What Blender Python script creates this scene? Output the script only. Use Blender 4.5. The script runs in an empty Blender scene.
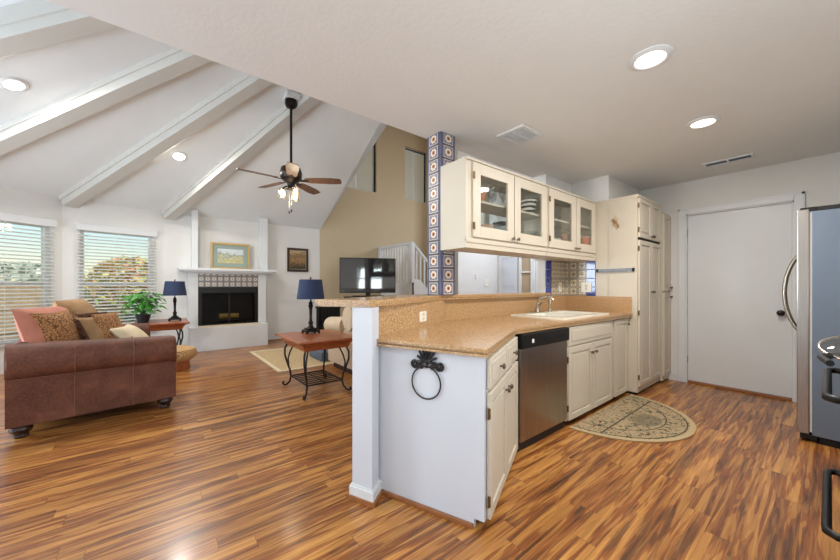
import bpy, bmesh, math, random
from mathutils import Matrix, Vector
random.seed(7)
PI = math.pi
S = bpy.context.scene
COL = S.collection

# ------------------------------------------------------------------ camera, world, lights, exposure
cam_d = bpy.data.cameras.new('camera')
cam = bpy.data.objects.new('camera', cam_d); COL.objects.link(cam)
cam_d.sensor_width = 36.0; cam_d.lens = 330 * 36 / 840
cam_d.shift_y = 6 / 840; cam_d.clip_start = 0.02
cam.location = (0, 0, 1.22)
cam.rotation_euler = (PI / 2, 0, math.atan2(410, 330))
S.camera = cam

W = bpy.data.worlds.new('sky'); S.world = W; W.use_nodes = True
wn = W.node_tree
bg = wn.nodes['Background']
sky = wn.nodes.new('ShaderNodeTexSky'); sky.sky_type = 'NISHITA'; sky.sun_disc = False
sky.sun_elevation = math.radians(48); sky.sun_rotation = math.radians(30); sky.air_density = 1.2; sky.dust_density = .6
wn.links.new(sky.outputs[0], bg.inputs[0]); bg.inputs[1].default_value = 0.17

def light(name, kind, loc, energy, col, size=1.0, size_y=None, target=None, spread=None):
    d = bpy.data.lights.new(name, kind); d.energy = energy; d.color = col
    if kind == 'AREA':
        d.size = size
        if size_y: d.shape = 'RECTANGLE'; d.size_y = size_y
        if spread: d.spread = spread
    o = bpy.data.objects.new(name, d); COL.objects.link(o); o.location = loc
    if target is not None:
        o.rotation_euler = (Vector(target) - Vector(loc)).to_track_quat('-Z', 'Y').to_euler()
    return o
sun = light('sun', 'SUN', (2, 2, 12), 4.2, (1, .95, .87), target=(-4, 0, 0)); sun.data.angle = .02
# area lights added out of frame; the patio one fills the ceilings from below
light('patio_ceiling_fill', 'AREA', (-2.6, -3.66, .6), 150, (.70, .85, 1), 3.2, 1.2, target=(-2.6, -2.85, 3.6))  # aimed steeply up, added to brighten the ceilings
light('bay_fill', 'AREA', (-5.1, -3.2, 1.5), 110, (.80, .90, 1), 1.2, 1.6, target=(-3.6, .2, .9))  # unseen light added to fill the living room and vault
light('stairwell_fill', 'AREA', (-5.4, 5.6, 6.0), 14, (1, .80, .55), 1.6, 1.6, target=(-5.4, 5.6, 0))  # added unseen fill, dim and warm, for the tall stair walls
light('kitchen_window_fill', 'AREA', (.99, .92, 1.52), 48, (.84, .92, 1), 1.1, 1.0, target=(-1.2, .92, 2.3))  # added behind an unseen window, for fill and a bright television reflection
light('entry_fill', 'AREA', (-4.0, 7.3, 3.4), 75, (.86, .93, 1), .8, .8, target=(-6.2, 7.3, 1.2))  # added unseen fill for the hall beyond the pass-through
S.cycles.transparent_max_bounces = 32

S.view_settings.view_transform = 'Standard'; S.view_settings.look = 'None'
S.view_settings.gamma = 1; S.view_settings.use_curve_mapping = False
S.view_settings.exposure = 0.06

# ------------------------------------------------------------------ materials
def srgb(c):
    return tuple(((v / 255) / 12.92 if v / 255 < .04045 else ((v / 255 + .055) / 1.055) ** 2.4) for v in c) + (1,)

class NT:
    def __init__(s, name):
        s.m = bpy.data.materials.new(name); s.m.use_nodes = True
        s.t = s.m.node_tree; s.b = s.t.nodes['Principled BSDF']
    def n(s, kind, **kw):
        x = s.t.nodes.new('ShaderNode' + kind)
        for k, v in kw.items(): setattr(x, k, v)
        return x
    def l(s, a, b): s.t.links.new(a, b)
    def co(s, kind='Object', scale=(1, 1, 1), loc=(0, 0, 0), rot=(0, 0, 0)):
        c = s.n('TexCoord'); mp = s.n('Mapping')
        mp.inputs['Scale'].default_value = scale; mp.inputs['Location'].default_value = loc; mp.inputs['Rotation'].default_value = rot
        s.l(c.outputs[kind], mp.inputs[0]); return mp.outputs[0]
    def noise(s, v, scale, detail=3, rough=.5, dist=0):
        x = s.n('TexNoise'); x.inputs['Scale'].default_value = scale; x.inputs['Detail'].default_value = detail
        x.inputs['Roughness'].default_value = rough; x.inputs['Distortion'].default_value = dist
        s.l(v, x.inputs['Vector']); return x.outputs[0]
    def ramp(s, f, stops, interp='LINEAR'):
        r = s.n('ValToRGB'); e = r.color_ramp.elements; r.color_ramp.interpolation = interp
        e[0].position, e[0].color = stops[0][0], stops[0][1]
        e[1].position, e[1].color = stops[-1][0], stops[-1][1]
        for p, c in stops[1:-1]:
            q = e.new(p); q.color = c
        s.l(f, r.inputs[0]); return r.outputs[0]
    def mix(s, f, a, b, blend='MIX'):
        x = s.n('MixRGB', blend_type=blend)
        for i, v in zip((0, 1, 2), (f, a, b)):
            if hasattr(v, 'is_linked') or isinstance(v, bpy.types.NodeSocket): s.l(v, x.inputs[i])
            else: x.inputs[i].default_value = v
        return x.outputs[0]
    def math(s, op, a, b=0.0, c=None):
        x = s.n('Math', operation=op)
        for i, v in enumerate((a, b) if c is None else (a, b, c)):
            if isinstance(v, bpy.types.NodeSocket): s.l(v, x.inputs[i])
            else: x.inputs[i].default_value = v
        return x.outputs[0]
    def bump(s, h, strength=.2, dist=.01):
        x = s.n('Bump'); x.inputs['Strength'].default_value = strength; x.inputs['Distance'].default_value = dist
        s.l(h, x.inputs['Height']); s.l(x.outputs[0], s.b.inputs['Normal'])
    def base(s, c):
        if isinstance(c, bpy.types.NodeSocket): s.l(c, s.b.inputs['Base Color'])
        else: s.b.inputs['Base Color'].default_value = c
    def set(s, rough=.5, metal=0, spec=.5, coat=0):
        s.b.inputs['Roughness'].default_value = rough; s.b.inputs['Metallic'].default_value = metal
        s.b.inputs['Specular IOR Level'].default_value = spec; s.b.inputs['Coat Weight'].default_value = coat

def plain(name, c, rough=.5, metal=0, spec=.5, var=.06, vscale=6, bump=0, bscale=120, coat=0):
    t = NT(name); t.set(rough, metal, spec, coat)
    c = srgb(c); d = tuple(v * (1 - var) for v in c[:3]) + (1,); e = tuple(min(1, v * (1 + var)) for v in c[:3]) + (1,)
    v = t.co()
    t.base(t.ramp(t.noise(v, vscale), [(.3, d), (.7, e)]))
    if bump: t.bump(t.noise(v, bscale, 4), bump, .004)
    return t.m

M = {}
M['wall'] = plain('wall_paint', (226, 224, 220), .8, var=.01, bump=.15, bscale=90)
M['wall_cool'] = plain('hall_wall_paint', (222, 221, 220), .8, var=.01)
M['tan'] = plain('tan_wall', (204, 187, 157), .8, var=.015, bump=.1, bscale=90)  # tan tone of the stairwell walls
M['ceil'] = plain('ceiling_texture', (226, 226, 224), .9, var=.01, bump=.35, bscale=45)
M['vault'] = plain('vault_paint', (228, 231, 232), .85, var=.01, bump=.1, bscale=60)
M['beam'] = plain('beam_paint', (206, 204, 198), .55, var=.01)
M['trim'] = plain('white_trim_paint', (220, 222, 223), .4, var=.01)
M['cab'] = plain('cream_cabinet_paint', (208, 198, 180), .42, var=.015, vscale=3)
M['panel'] = plain('white_panel_paint', (208, 212, 220), .5, var=.012, vscale=3)
M['ornament'] = plain('dried_flower_tan', (208, 176, 140), .8, var=.2, vscale=60)
M['cabin'] = plain('cabinet_interior', (214, 202, 182), .6)
M['railmetal'] = plain('dull_steel_bar', (142, 148, 156), .55, metal=.5, var=.15, vscale=40)
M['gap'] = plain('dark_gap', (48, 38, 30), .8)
M['shoe'] = plain('shoe_moulding_wood', (150, 96, 56), .45, var=.15, vscale=20)
M['black'] = plain('black_plastic', (19, 19, 20), .38, var=.1, spec=.35)
M['iron'] = plain('wrought_iron', (38, 36, 36), .5, metal=.4, var=.2, vscale=60)
M['bronze'] = plain('dark_bronze', (44, 38, 34), .35, metal=.7, var=.15)
M['chrome'] = plain('brushed_nickel', (188, 182, 172), .25, metal=1, var=.05)
M['knob'] = plain('aged_pewter', (128, 116, 100), .32, metal=.9, var=.12, vscale=80)
M['hinge'] = plain('aged_brass_hinge', (120, 98, 70), .4, metal=.8, var=.15, vscale=80)
M['graysteel'] = plain('grey_appliance_side', (110, 122, 138), .42, metal=.25, var=.03, bump=.12, bscale=260)
M['white_enamel'] = plain('white_enamel', (240, 237, 224), .15, var=.01)
M['plate'] = plain('white_plastic_plate', (236, 232, 222), .4, var=.01)
M['navy'] = plain('navy_lampshade_fabric', (44, 56, 86), .85, var=.1, vscale=90)
M['tanfab'] = plain('tan_upholstery', (206, 184, 156), .95, var=.06, vscale=14, bump=.2, bscale=300)
M['beigefab'] = plain('beige_velvet', (158, 122, 84), .85, var=.18, vscale=12, bump=.15, bscale=200)
M['creamfab'] = plain('cream_cotton', (216, 198, 166), .95, var=.07, vscale=10, bump=.15, bscale=200)
M['pinkfab'] = plain('dusty_rose_suede', (186, 120, 100), .8, var=.12, vscale=9)
M['fringe'] = plain('dark_brown_fringe', (84, 52, 36), .95, var=.25, vscale=60)
M['bluefab'] = plain('slate_blue_fabric', (92, 104, 120), .95, var=.08, vscale=20)
M['darkfoot'] = plain('dark_turned_wood', (46, 26, 22), .3, var=.2, vscale=30)
def blindmat(name, c, f):
    t = NT(name); t.set(.6); t.base(srgb(c)); tr = t.n('BsdfTranslucent'); tr.inputs[0].default_value = srgb(c)
    mx = t.n('MixShader'); mx.inputs[0].default_value = f
    t.l(t.b.outputs[0], mx.inputs[1]); t.l(tr.outputs[0], mx.inputs[2]); t.l(mx.outputs[0], t.t.nodes['Material Output'].inputs[0]); return t.m
M['blind'] = blindmat('white_blind_slats', (240, 240, 236), .35)
M['upblind'] = blindmat('pale_blind_panel', (246, 240, 230), .62)
M['gold'] = plain('gold_frame', (196, 164, 104), .4, metal=.35, var=.1, vscale=30)
M['mat'] = plain('sage_mat_board', (150, 164, 154), .8, var=.02)
M['darkframe'] = plain('dark_wood_frame', (60, 38, 26), .4, var=.3, vscale=40)
M['firebox'] = plain('sooty_black', (20, 19, 19), .7, var=.3, vscale=40)
M['log'] = plain('brassy_log', (176, 144, 74), .45, metal=.5, var=.2, vscale=30)
M['leafgreen'] = plain('houseplant_leaf', (64, 134, 44), .4, var=.35, vscale=9)
M['pot'] = plain('dark_glazed_pot', (46, 48, 54), .3, var=.1)
M['seam'] = plain('leather_piping', (128, 82, 62), .6)
M['terracotta'] = plain('terracotta_glaze', (198, 128, 96), .4, var=.08)
M['redfood'] = plain('orange_red_plastic', (204, 104, 62), .4, var=.05)
M['peach'] = plain('peach_ceramic', (214, 176, 150), .4, var=.04)
M['wicker'] = None
M['redsoil'] = plain('potting_soil', (52, 38, 30), .9)

def steel():
    t = NT('brushed_stainless_steel'); t.set(.3, 1)
    v = t.co(scale=(300, 300, 3)); n = t.noise(v, 1, 4)
    t.base(t.ramp(n, [(.3, srgb((158, 150, 144))), (.7, srgb((182, 176, 170)))])); 
    t.bump(n, .05, .002); return t.m
M['steel'] = steel()

def wood(name, a, b, scale=(3, 40, 40), rough=.35, coat=.2):
    t = NT(name); t.set(rough, coat=coat)
    n = t.noise(t.co(scale=scale), 1, 6, .6, .6)
    t.base(t.ramp(n, [(.3, srgb(a)), (.7, srgb(b))])); return t.m
M['cherry'] = wood('cherry_wood', (132, 66, 34), (178, 100, 54))
M['blade'] = wood('walnut_blade', (84, 58, 44), (128, 94, 72), rough=.45, coat=0)

def leather():
    t = NT('brown_suede_leather'); t.set(.62, spec=.35)
    v = t.co()
    a = t.noise(v, 5, 6, .65, .4); b = t.noise(v, 60, 3)
    c = t.ramp(a, [(.25, srgb((66, 36, 27))), (.55, srgb((98, 57, 42))), (.8, srgb((132, 84, 64)))])
    t.base(t.mix(.12, c, t.ramp(b, [(.3, srgb((80, 44, 30))), (.7, srgb((180, 120, 90)))])))
    t.bump(b, .15, .003); return t.m
M['leather'] = leather()

def leopard():
    t = NT('animal_print_velvet'); t.set(.85)
    v = t.co()
    x = t.n('TexVoronoi', feature='DISTANCE_TO_EDGE'); x.inputs['Scale'].default_value = 46; t.l(v, x.inputs[0])
    n = t.noise(v, 38, 3)
    f = t.math('ADD', x.outputs[0], t.math('MULTIPLY', n, .35))
    t.base(t.ramp(f, [(.15, srgb((66, 36, 20))), (.24, srgb((124, 78, 44))), (.34, srgb((176, 128, 80)))])); return t.m
M['leopard'] = leopard()

def floor():
    t = NT('strand_bamboo_planks')
    t.set(.30, spec=.45, coat=.14); t.b.inputs['Coat Roughness'].default_value = .14
    sep = t.n('SeparateXYZ'); t.l(t.co(), sep.inputs[0])
    x, y = sep.outputs[0], sep.outputs[1]
    row = t.math('FLOOR', t.math('DIVIDE', x, .098))
    wn_ = t.n('TexWhiteNoise', noise_dimensions='1D'); t.l(row, wn_.inputs['W'])
    yo = t.math('ADD', t.math('DIVIDE', y, 1.15), t.math('MULTIPLY', wn_.outputs[0], 7.3))
    colm = t.math('FLOOR', yo)
    pid = t.math('ADD', t.math('MULTIPLY', row, 17.13), t.math('MULTIPLY', colm, 5.71))
    w2 = t.n('TexWhiteNoise', noise_dimensions='1D'); t.l(pid, w2.inputs['W'])
    rnd = w2.outputs[0]
    def streak(sx, sy, seedmul, detail=3, dist=.6):
        cmb = t.n('CombineXYZ')
        t.l(t.math('MULTIPLY', x, sx), cmb.inputs[0]); t.l(t.math('MULTIPLY', y, sy), cmb.inputs[1])
        t.l(t.math('MULTIPLY', rnd, seedmul), cmb.inputs[2])
        return t.noise(cmb.outputs[0], 1, detail, .55, dist)
    big = streak(21, 1.35, 60, 2, 1.0)
    mid = streak(52, 2.3, 33, 2, .8)
    fine = streak(170, 5.5, 90, 3, .2)
    c1 = t.ramp(big, [(.34, srgb((58, 28, 18))), (.40, srgb((86, 43, 24))), (.42, srgb((130, 68, 28))), (.515, srgb((150, 84, 36))), (.535, srgb((200, 140, 68))), (.66, srgb((210, 152, 80)))])
    c2 = t.ramp(mid, [(.36, srgb((70, 36, 20))), (.42, srgb((142, 82, 40))), (.54, srgb((160, 94, 42))), (.57, srgb((208, 150, 80)))])
    c = t.mix(.36, c1, c2)
    c = t.mix(.14, c, t.ramp(fine, [(.3, srgb((80, 40, 18))), (.7, srgb((216, 164, 104)))]))
    tint = t.ramp(rnd, [(0, (.76, .73, .71, 1)), (.5, (.9, .88, .86, 1)), (1, (1.0, 1.0, 1.0, 1))])
    c = t.mix(1.0, c, tint, 'MULTIPLY')
    fx = t.math('FRACT', t.math('DIVIDE', x, .098)); fy = t.math('FRACT', yo)
    ex = t.math('MINIMUM', fx, t.math('SUBTRACT', 1.0, fx)); ey = t.math('MINIMUM', fy, t.math('SUBTRACT', 1.0, fy))
    seam = t.math('MAXIMUM', t.math('LESS_THAN', ex, .009), t.math('LESS_THAN', ey, .0012))
    c = t.mix(t.math('MULTIPLY', seam, .55), c, srgb((70, 36, 18)))
    t.base(c)
    t.bump(t.math('ADD', t.math('MULTIPLY', fine, .5), t.math('MULTIPLY', seam, -.6)), .06, .003)
    return t.m
M['floor'] = floor()

def granite():
    t = NT('speckled_tan_laminate'); t.set(.22, coat=.15)
    v = t.co()
    x = t.n('TexVoronoi'); x.inputs['Scale'].default_value = 190; t.l(v, x.inputs[0])
    n = t.noise(v, 85, 4, .75)
    c = t.ramp(n, [(.36, srgb((98, 66, 40))), (.43, srgb((164, 122, 78))), (.55, srgb((184, 144, 98))), (.63, srgb((222, 198, 160)))])
    t.base(t.mix(.35, c, t.ramp(x.outputs['Distance'], [(.1, srgb((112, 80, 54))), (.5, srgb((206, 170, 126)))])))
    return t.m
M['granite'] = granite()

def tile(name, inner_s, outer_s, split):
    """painted rosette tile, one tile per UV unit"""
    t = NT(name); t.set(.32, coat=0)
    tc = t.n('TexCoord'); sep = t.n('SeparateXYZ'); t.l(tc.outputs['UV'], sep.inputs[0])
    u = t.math('SUBTRACT', t.math('FRACT', sep.outputs[0]), .5); v = t.math('SUBTRACT', t.math('FRACT', sep.outputs[1]), .5)
    ch = t.math('MAXIMUM', t.math('ABSOLUTE', u), t.math('ABSOLUTE', v))
    r = t.math('SQRT', t.math('ADD', t.math('MULTIPLY', u, u), t.math('MULTIPLY', v, v)))
    ang = t.math('ARCTAN2', v, u)
    petal = t.math('ADD', r, t.math('MULTIPLY', t.math('COSINE', t.math('MULTIPLY', ang, 8)), .025))
    inner = t.ramp(petal, [(p, srgb(c)) for p, c in inner_s], 'CONSTANT')
    outer = t.ramp(ch, [(p, srgb(c)) for p, c in outer_s], 'CONSTANT')
    t.base(t.mix(t.math('GREATER_THAN', ch, split), inner, outer))
    return t.m
dk, cr, bl, og = (64, 54, 58), (226, 214, 196), (126, 122, 140), (190, 122, 78)
M['tile'] = tile('painted_rosette_tile', [(0, dk), (.08, og), (.15, cr), (.285, dk), (.31, bl)], [(0, bl), (.385, cr), (.425, dk), (.475, (88, 90, 112))], .385)
dk, cr, bl = (70, 60, 54), (232, 218, 190), (150, 134, 110)
M['tile_wall'] = tile('painted_beige_tile', [(0, dk), (.12, cr), (.18, bl), (.27, cr)], [(0, cr), (.35, dk), (.415, cr), (.465, (66, 72, 90))], .35)
dk, cr, bl = (62, 58, 64), (226, 216, 204), (140, 132, 134)
M['tile_fire'] = tile('painted_grey_tile', [(0, dk), (.12, cr), (.29, bl)], [(0, cr), (.40, dk), (.475, (150, 146, 146))], .36)
M['cobalt'] = plain('cobalt_glazed_tile', (34, 52, 140), .15, var=.25, vscale=14, coat=.3)
M['colblue'] = plain('slate_blue_tile', (88, 92, 122), .35, var=.2, vscale=14)

def glass(name, gloss=.1, tint=(1, 1, 1, 1)):
    t = NT(name); t.t.nodes.remove(t.b)
    tr = t.n('BsdfTransparent'); tr.inputs[0].default_value = tint
    gl = t.n('BsdfGlossy'); gl.inputs['Roughness'].default_value = .02
    lw = t.n('LayerWeight'); lw.inputs[0].default_value = .25
    mx = t.n('MixShader'); t.l(t.math('ADD', t.math('MULTIPLY', lw.outputs['Fresnel'], .3), gloss * .3), mx.inputs[0])
    t.l(tr.outputs[0], mx.inputs[1]); t.l(gl.outputs[0], mx.inputs[2])
    out = t.t.nodes['Material Output']; t.l(mx.outputs[0], out.inputs[0]); return t.m
M['glass'] = glass('clear_glass', .1, (.96, .98, .97, 1))
M['vessel'] = glass('drinking_glass', .5, (.88, .9, .9, 1))
M['smoke'] = glass('smoked_fire_glass', 0, (.8, .8, .8, 1))

def emit(name, c, s):
    t = NT(name); t.base(srgb(c)); t.b.inputs['Emission Color'].default_value = srgb(c); t.b.inputs['Emission Strength'].default_value = s; return t.m
M['lamp'] = emit('lit_downlight_lens', (255, 244, 224), 5.0)
M['lampcool'] = emit('lit_downlight_lens_cool', (255, 250, 240), 5.0)
M['bulb'] = emit('lit_bulb', (255, 232, 200), 9.0)
M['shadeglass'] = glass('seeded_glass_shade', .6, (.95, .92, .86, 1))

def screen():
    t = NT('dark_tv_screen'); t.set(.05, spec=1.0, coat=.6); t.base(srgb((24, 27, 33))); return t.m
M['screen'] = screen()

def rug_half():
    t = NT('half_moon_rug_weave'); t.set(.95)
    v = t.co(); sep = t.n('SeparateXYZ'); t.l(v, sep.inputs[0])
    x = t.math('DIVIDE', sep.outputs[0], .70); y = t.math('DIVIDE', sep.outputs[1], .69)
    r = t.math('SQRT', t.math('ADD', t.math('MULTIPLY', x, x), t.math('MULTIPLY', y, y)))
    vo = t.n('TexVoronoi'); vo.inputs['Scale'].default_value = 16; t.l(v, vo.inputs[0])
    n = t.noise(v, 22, 3, .6, 1.2)
    base, dk, gr, tn = srgb((176, 152, 116)), srgb((84, 74, 58)), srgb((104, 104, 84)), srgb((194, 172, 134))
    motif = t.ramp(n, [(.40, dk), (.44, base), (.56, base), (.585, gr), (.68, tn)])
    c = t.mix(t.math('LESS_THAN', vo.outputs['Distance'], .26), motif, gr)
    def band(val, a, b): return t.math('MULTIPLY', t.math('GREATER_THAN', val, a), t.math('LESS_THAN', val, b))
    edge = t.math('MAXIMUM', band(r, .70, .715), t.math('MAXIMUM', band(r, .91, .925), t.math('MULTIPLY', band(sep.outputs[0], .21, .225), t.math('LESS_THAN', r, .91))))
    c = t.mix(edge, c, dk)
    c = t.mix(t.math('GREATER_THAN', r, .94), c, srgb((186, 164, 124)))
    cx = t.math('DIVIDE', t.math('SUBTRACT', sep.outputs[0], .36), .11); cy = t.math('DIVIDE', sep.outputs[1], .17)
    rc = t.math('SQRT', t.math('ADD', t.math('MULTIPLY', cx, cx), t.math('MULTIPLY', cy, cy)))
    c = t.mix(t.math('MULTIPLY', t.math('LESS_THAN', rc, 1), .6), c, t.ramp(n, [(.4, dk), (.6, gr)]))
    t.base(c); t.bump(t.noise(v, 300, 2), .4, .004); return t.m
M['rughalf'] = rug_half()

def rug_area():
    t = NT('tan_sisal_weave'); t.set(.95)
    v = t.co(); n = t.noise(v, 60, 4)
    t.base(t.ramp(n, [(.3, srgb((176, 150, 110))), (.7, srgb((206, 182, 142)))])); t.bump(n, .3, .004); return t.m
M['rugarea'] = rug_area()

def wicker():
    t = NT('woven_tan_wicker'); t.set(.8)
    v = t.co(scale=(1, 1, 1)); w = t.n('TexWave'); w.inputs['Scale'].default_value = 18; w.inputs['Distortion'].default_value = 3; t.l(v, w.inputs[0])
    t.base(t.ramp(w.outputs[0], [(.2, srgb((170, 128, 80))), (.8, srgb((214, 176, 124)))])); t.bump(w.outputs[0], .4, .01); return t.m
M['wicker'] = wicker()

def stripes():
    t = NT('black_white_striped_glaze'); t.set(.25)
    sep = t.n('SeparateXYZ'); t.l(t.co(), sep.inputs[0])
    z = t.math('ADD', t.math('MULTIPLY', sep.outputs[2], 24), t.math('MULTIPLY', t.noise(t.co(), 14, 1), .5))
    t.base(t.ramp(t.math('FRACT', z), [(0, srgb((30, 32, 40))), (.5, srgb((236, 230, 218)))], 'CONSTANT')); return t.m
M['stripe'] = stripes()

def painting(name, stops, scale):
    t = NT(name); t.set(.5)
    sep = t.n('SeparateXYZ'); v = t.co(); t.l(v, sep.inputs[0])
    n = t.noise(v, scale, 5, .65, .8)
    f = t.math('ADD', t.math('MULTIPLY', sep.outputs[2], 1.5), t.math('MULTIPLY', t.math('SUBTRACT', n, .5), .9))
    t.base(t.ramp(f, stops)); return t.m
M['landscape'] = painting('watercolour_landscape', [(.20, srgb((206, 194, 140))), (.27, srgb((170, 168, 116))), (.33, srgb((214, 204, 166))), (.40, srgb((120, 132, 118))), (.46, srgb((200, 208, 206))), (.65, srgb((216, 222, 226)))], 9)
M['floral'] = painting('dark_floral_painting', [(.2, srgb((70, 60, 40))), (.42, srgb((168, 128, 80))), (.56, srgb((92, 74, 48))), (.72, srgb((206, 172, 124))), (.9, srgb((120, 88, 56)))], 26)

def foliage(name, cols):
    t = NT(name); t.set(.7)
    oi = t.n('NewGeometry'); n = t.noise(t.co(), 2.2, 4, .7)
    r = t.math('ADD', t.math('MULTIPLY', oi.outputs['Random Per Island'], .6), t.math('MULTIPLY', n, .5))
    t.base(t.ramp(r, [(.15 + .7 * i / (len(cols) - 1), srgb(c)) for i, c in enumerate(cols)])); return t.m
M['shrub_red'] = foliage('autumn_shrub_leaves', [(120, 150, 74), (204, 200, 112), (224, 196, 120), (222, 150, 112)])
M['shrub_green'] = foliage('green_shrub_leaves', [(56, 100, 58), (104, 152, 88), (180, 200, 130)])
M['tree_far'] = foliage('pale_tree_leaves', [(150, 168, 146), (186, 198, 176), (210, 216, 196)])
M['grass'] = plain('dry_lawn', (150, 146, 96), .95, var=.2, vscale=3)
M['fence'] = plain('weathered_fence_boards', (176, 146, 112), .85, var=.2, vscale=8)
M['hallview'] = plain('tan_stucco_outside', (176, 156, 132), .85, var=.08, vscale=3)

# ------------------------------------------------------------------ mesh builder
class MB:
    def __init__(s, mat=None):
        s.bm = bmesh.new(); s.M = mat or Matrix()
    def _new(s, geom_verts):
        bmesh.ops.transform(s.bm, matrix=s.M, verts=geom_verts)
    def box(s, x0, x1, y0, y1, z0, z1, bev=0, T=None):
        r = bmesh.ops.create_cube(s.bm, size=1); vs = r['verts']
        for v in vs:
            v.co = Vector((x0 + (x1 - x0) * (v.co.x + .5), y0 + (y1 - y0) * (v.co.y + .5), z0 + (z1 - z0) * (v.co.z + .5)))
        if T is not None: bmesh.ops.transform(s.bm, matrix=T, verts=vs)
        if bev:
            es = list({e for v in vs for e in v.link_edges})
            b = bmesh.ops.bevel(s.bm, geom=es, offset=bev, segments=2, affect='EDGES', profile=.6)
            vs = list({v for f in b['faces'] for v in f.verts} | {v for v in vs if v.is_valid})
        s._new(vs); return s
    def cyl(s, p, q, r, r2=None, seg=14):
        p, q = Vector(p), Vector(q); d = q - p
        x = bmesh.ops.create_cone(s.bm, cap_ends=True, segments=seg, radius1=r, radius2=r if r2 is None else r2, depth=d.length)
        T = Matrix.Translation((p + q) / 2) @ d.to_track_quat('Z', 'Y').to_matrix().to_4x4()
        bmesh.ops.transform(s.bm, matrix=s.M @ T, verts=x['verts']); return s
    def lathe(s, prof, at=(0, 0, 0), seg=24, axis=None, sq=False):
        at = Vector(at); rings = []
        R = Matrix() if axis is None else Vector(axis).to_track_quat('Z', 'Y').to_matrix().to_4x4()
        for r, z in prof:
            ring = []
            for k in range(seg):
                a = 2 * PI * (k + .5) / seg
                ring.append(s.bm.verts.new(s.M @ (at + (R @ Vector((r * math.cos(a), r * math.sin(a), z))))))
            rings.append(ring)
        for a, b in zip(rings, rings[1:]):
            for k in range(seg): s.bm.faces.new((a[k], a[(k + 1) % seg], b[(k + 1) % seg], b[k]))
        if prof[0][0] > 1e-6: s.bm.faces.new(rings[0][::-1])
        if prof[-1][0] > 1e-6: s.bm.faces.new(rings[-1])
        return s
    def tube(s, pts, r, seg=8, closed=False):
        pts = [Vector(p) for p in pts]; n = len(pts); rings = []
        up = Vector((0, 0, 1)); prev = None
        for i, p in enumerate(pts):
            if closed: d = pts[(i + 1) % n] - pts[i - 1]
            else: d = pts[min(i + 1, n - 1)] - pts[max(i - 1, 0)]
            d.normalize()
            if prev is None:
                a = d.orthogonal().normalized()
            else:
                a = (prev - d * prev.dot(d))
                a = a.normalized() if a.length > 1e-6 else d.orthogonal().normalized()
            prev = a; b = d.cross(a)
            rr = r[i] if isinstance(r, (list, tuple)) else r
            rings.append([s.bm.verts.new(s.M @ (p + (a * math.cos(2 * PI * k / seg) + b * math.sin(2 * PI * k / seg)) * rr)) for k in range(seg)])
        pairs = list(zip(rings, rings[1:])) + ([(rings[-1], rings[0])] if closed else [])
        for a, b in pairs:
            for k in range(seg): s.bm.faces.new((a[k], a[(k + 1) % seg], b[(k + 1) % seg], b[k]))
        if not closed: s.bm.faces.new(rings[0][::-1]); s.bm.faces.new(rings[-1])
        return s
    def prism(s, poly, z0, z1, holes=()):
        """polygon in xy (with holes) extruded z0..z1"""
        loops = [poly] + list(holes)
        es = []; allv = []
        for lp in loops:
            vs = [s.bm.verts.new((p[0], p[1], z0)) for p in lp]; allv += vs
            es += [s.bm.edges.new((vs[i], vs[(i + 1) % len(vs)])) for i in range(len(vs))]
        if holes:
            g = bmesh.ops.triangle_fill(s.bm, edges=es, use_beauty=True); fs = [f for f in g['geom'] if isinstance(f, bmesh.types.BMFace)]
        else:
            fs = [s.bm.faces.new(allv)]
        e = bmesh.ops.extrude_face_region(s.bm, geom=fs)
        nv = [v for v in e['geom'] if isinstance(v, bmesh.types.BMVert)]
        for v in nv: v.co.z = z1
        s._new(allv + nv); return s
    def quad(s, pts):
        s.bm.faces.new([s.bm.verts.new(s.M @ Vector(p)) for p in pts]); return s
    def sph(s, c, r, sc=(1, 1, 1), seg=16):
        x = bmesh.ops.create_uvsphere(s.bm, u_segments=seg, v_segments=max(6, seg // 2), radius=r)
        T = Matrix.Translation(c) @ Matrix.Diagonal((*sc, 1))
        bmesh.ops.transform(s.bm, matrix=s.M @ T, verts=x['verts']); return s
    def pillow(s, w, h, t, T=None, n=14, pinch=.12):
        T = T or Matrix()
        g = {}
        for sgn in (1, -1):
            for i in range(n + 1):
                for j in range(n + 1):
                    a, b = -1 + 2 * i / n, -1 + 2 * j / n
                    edge = i in (0, n) or j in (0, n)
                    if edge and sgn < 0: g[sgn, i, j] = g[1, i, j]; continue
                    th = ((1 - abs(a) ** 2.2) * (1 - abs(b) ** 2.2)) ** .5
                    px = a * w / 2 * (1 - pinch * (1 - b * b)); py = b * h / 2 * (1 - pinch * (1 - a * a))
                    g[sgn, i, j] = s.bm.verts.new(s.M @ (T @ Vector((px, py, sgn * t / 2 * th))))
            for i in range(n):
                for j in range(n):
                    q = [g[sgn, i, j], g[sgn, i + 1, j], g[sgn, i + 1, j + 1], g[sgn, i, j + 1]]
                    s.bm.faces.new(q if sgn > 0 else q[::-1])
        return s
    def boxuv(s, size, o=(0, 0, 0)):
        uv = s.bm.loops.layers.uv.new('UVMap')
        s.bm.normal_update()
        for f in s.bm.faces:
            n = f.normal
            ax = (0, 1) if abs(n.z) > .7 else ((1, 2) if abs(n.x) > abs(n.y) else (0, 2))
            for l in f.loops:
                c = l.vert.co
                l[uv].uv = ((c[ax[0]] - o[ax[0]]) / size, (c[ax[1]] - o[ax[1]]) / size)
        return s

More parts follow.
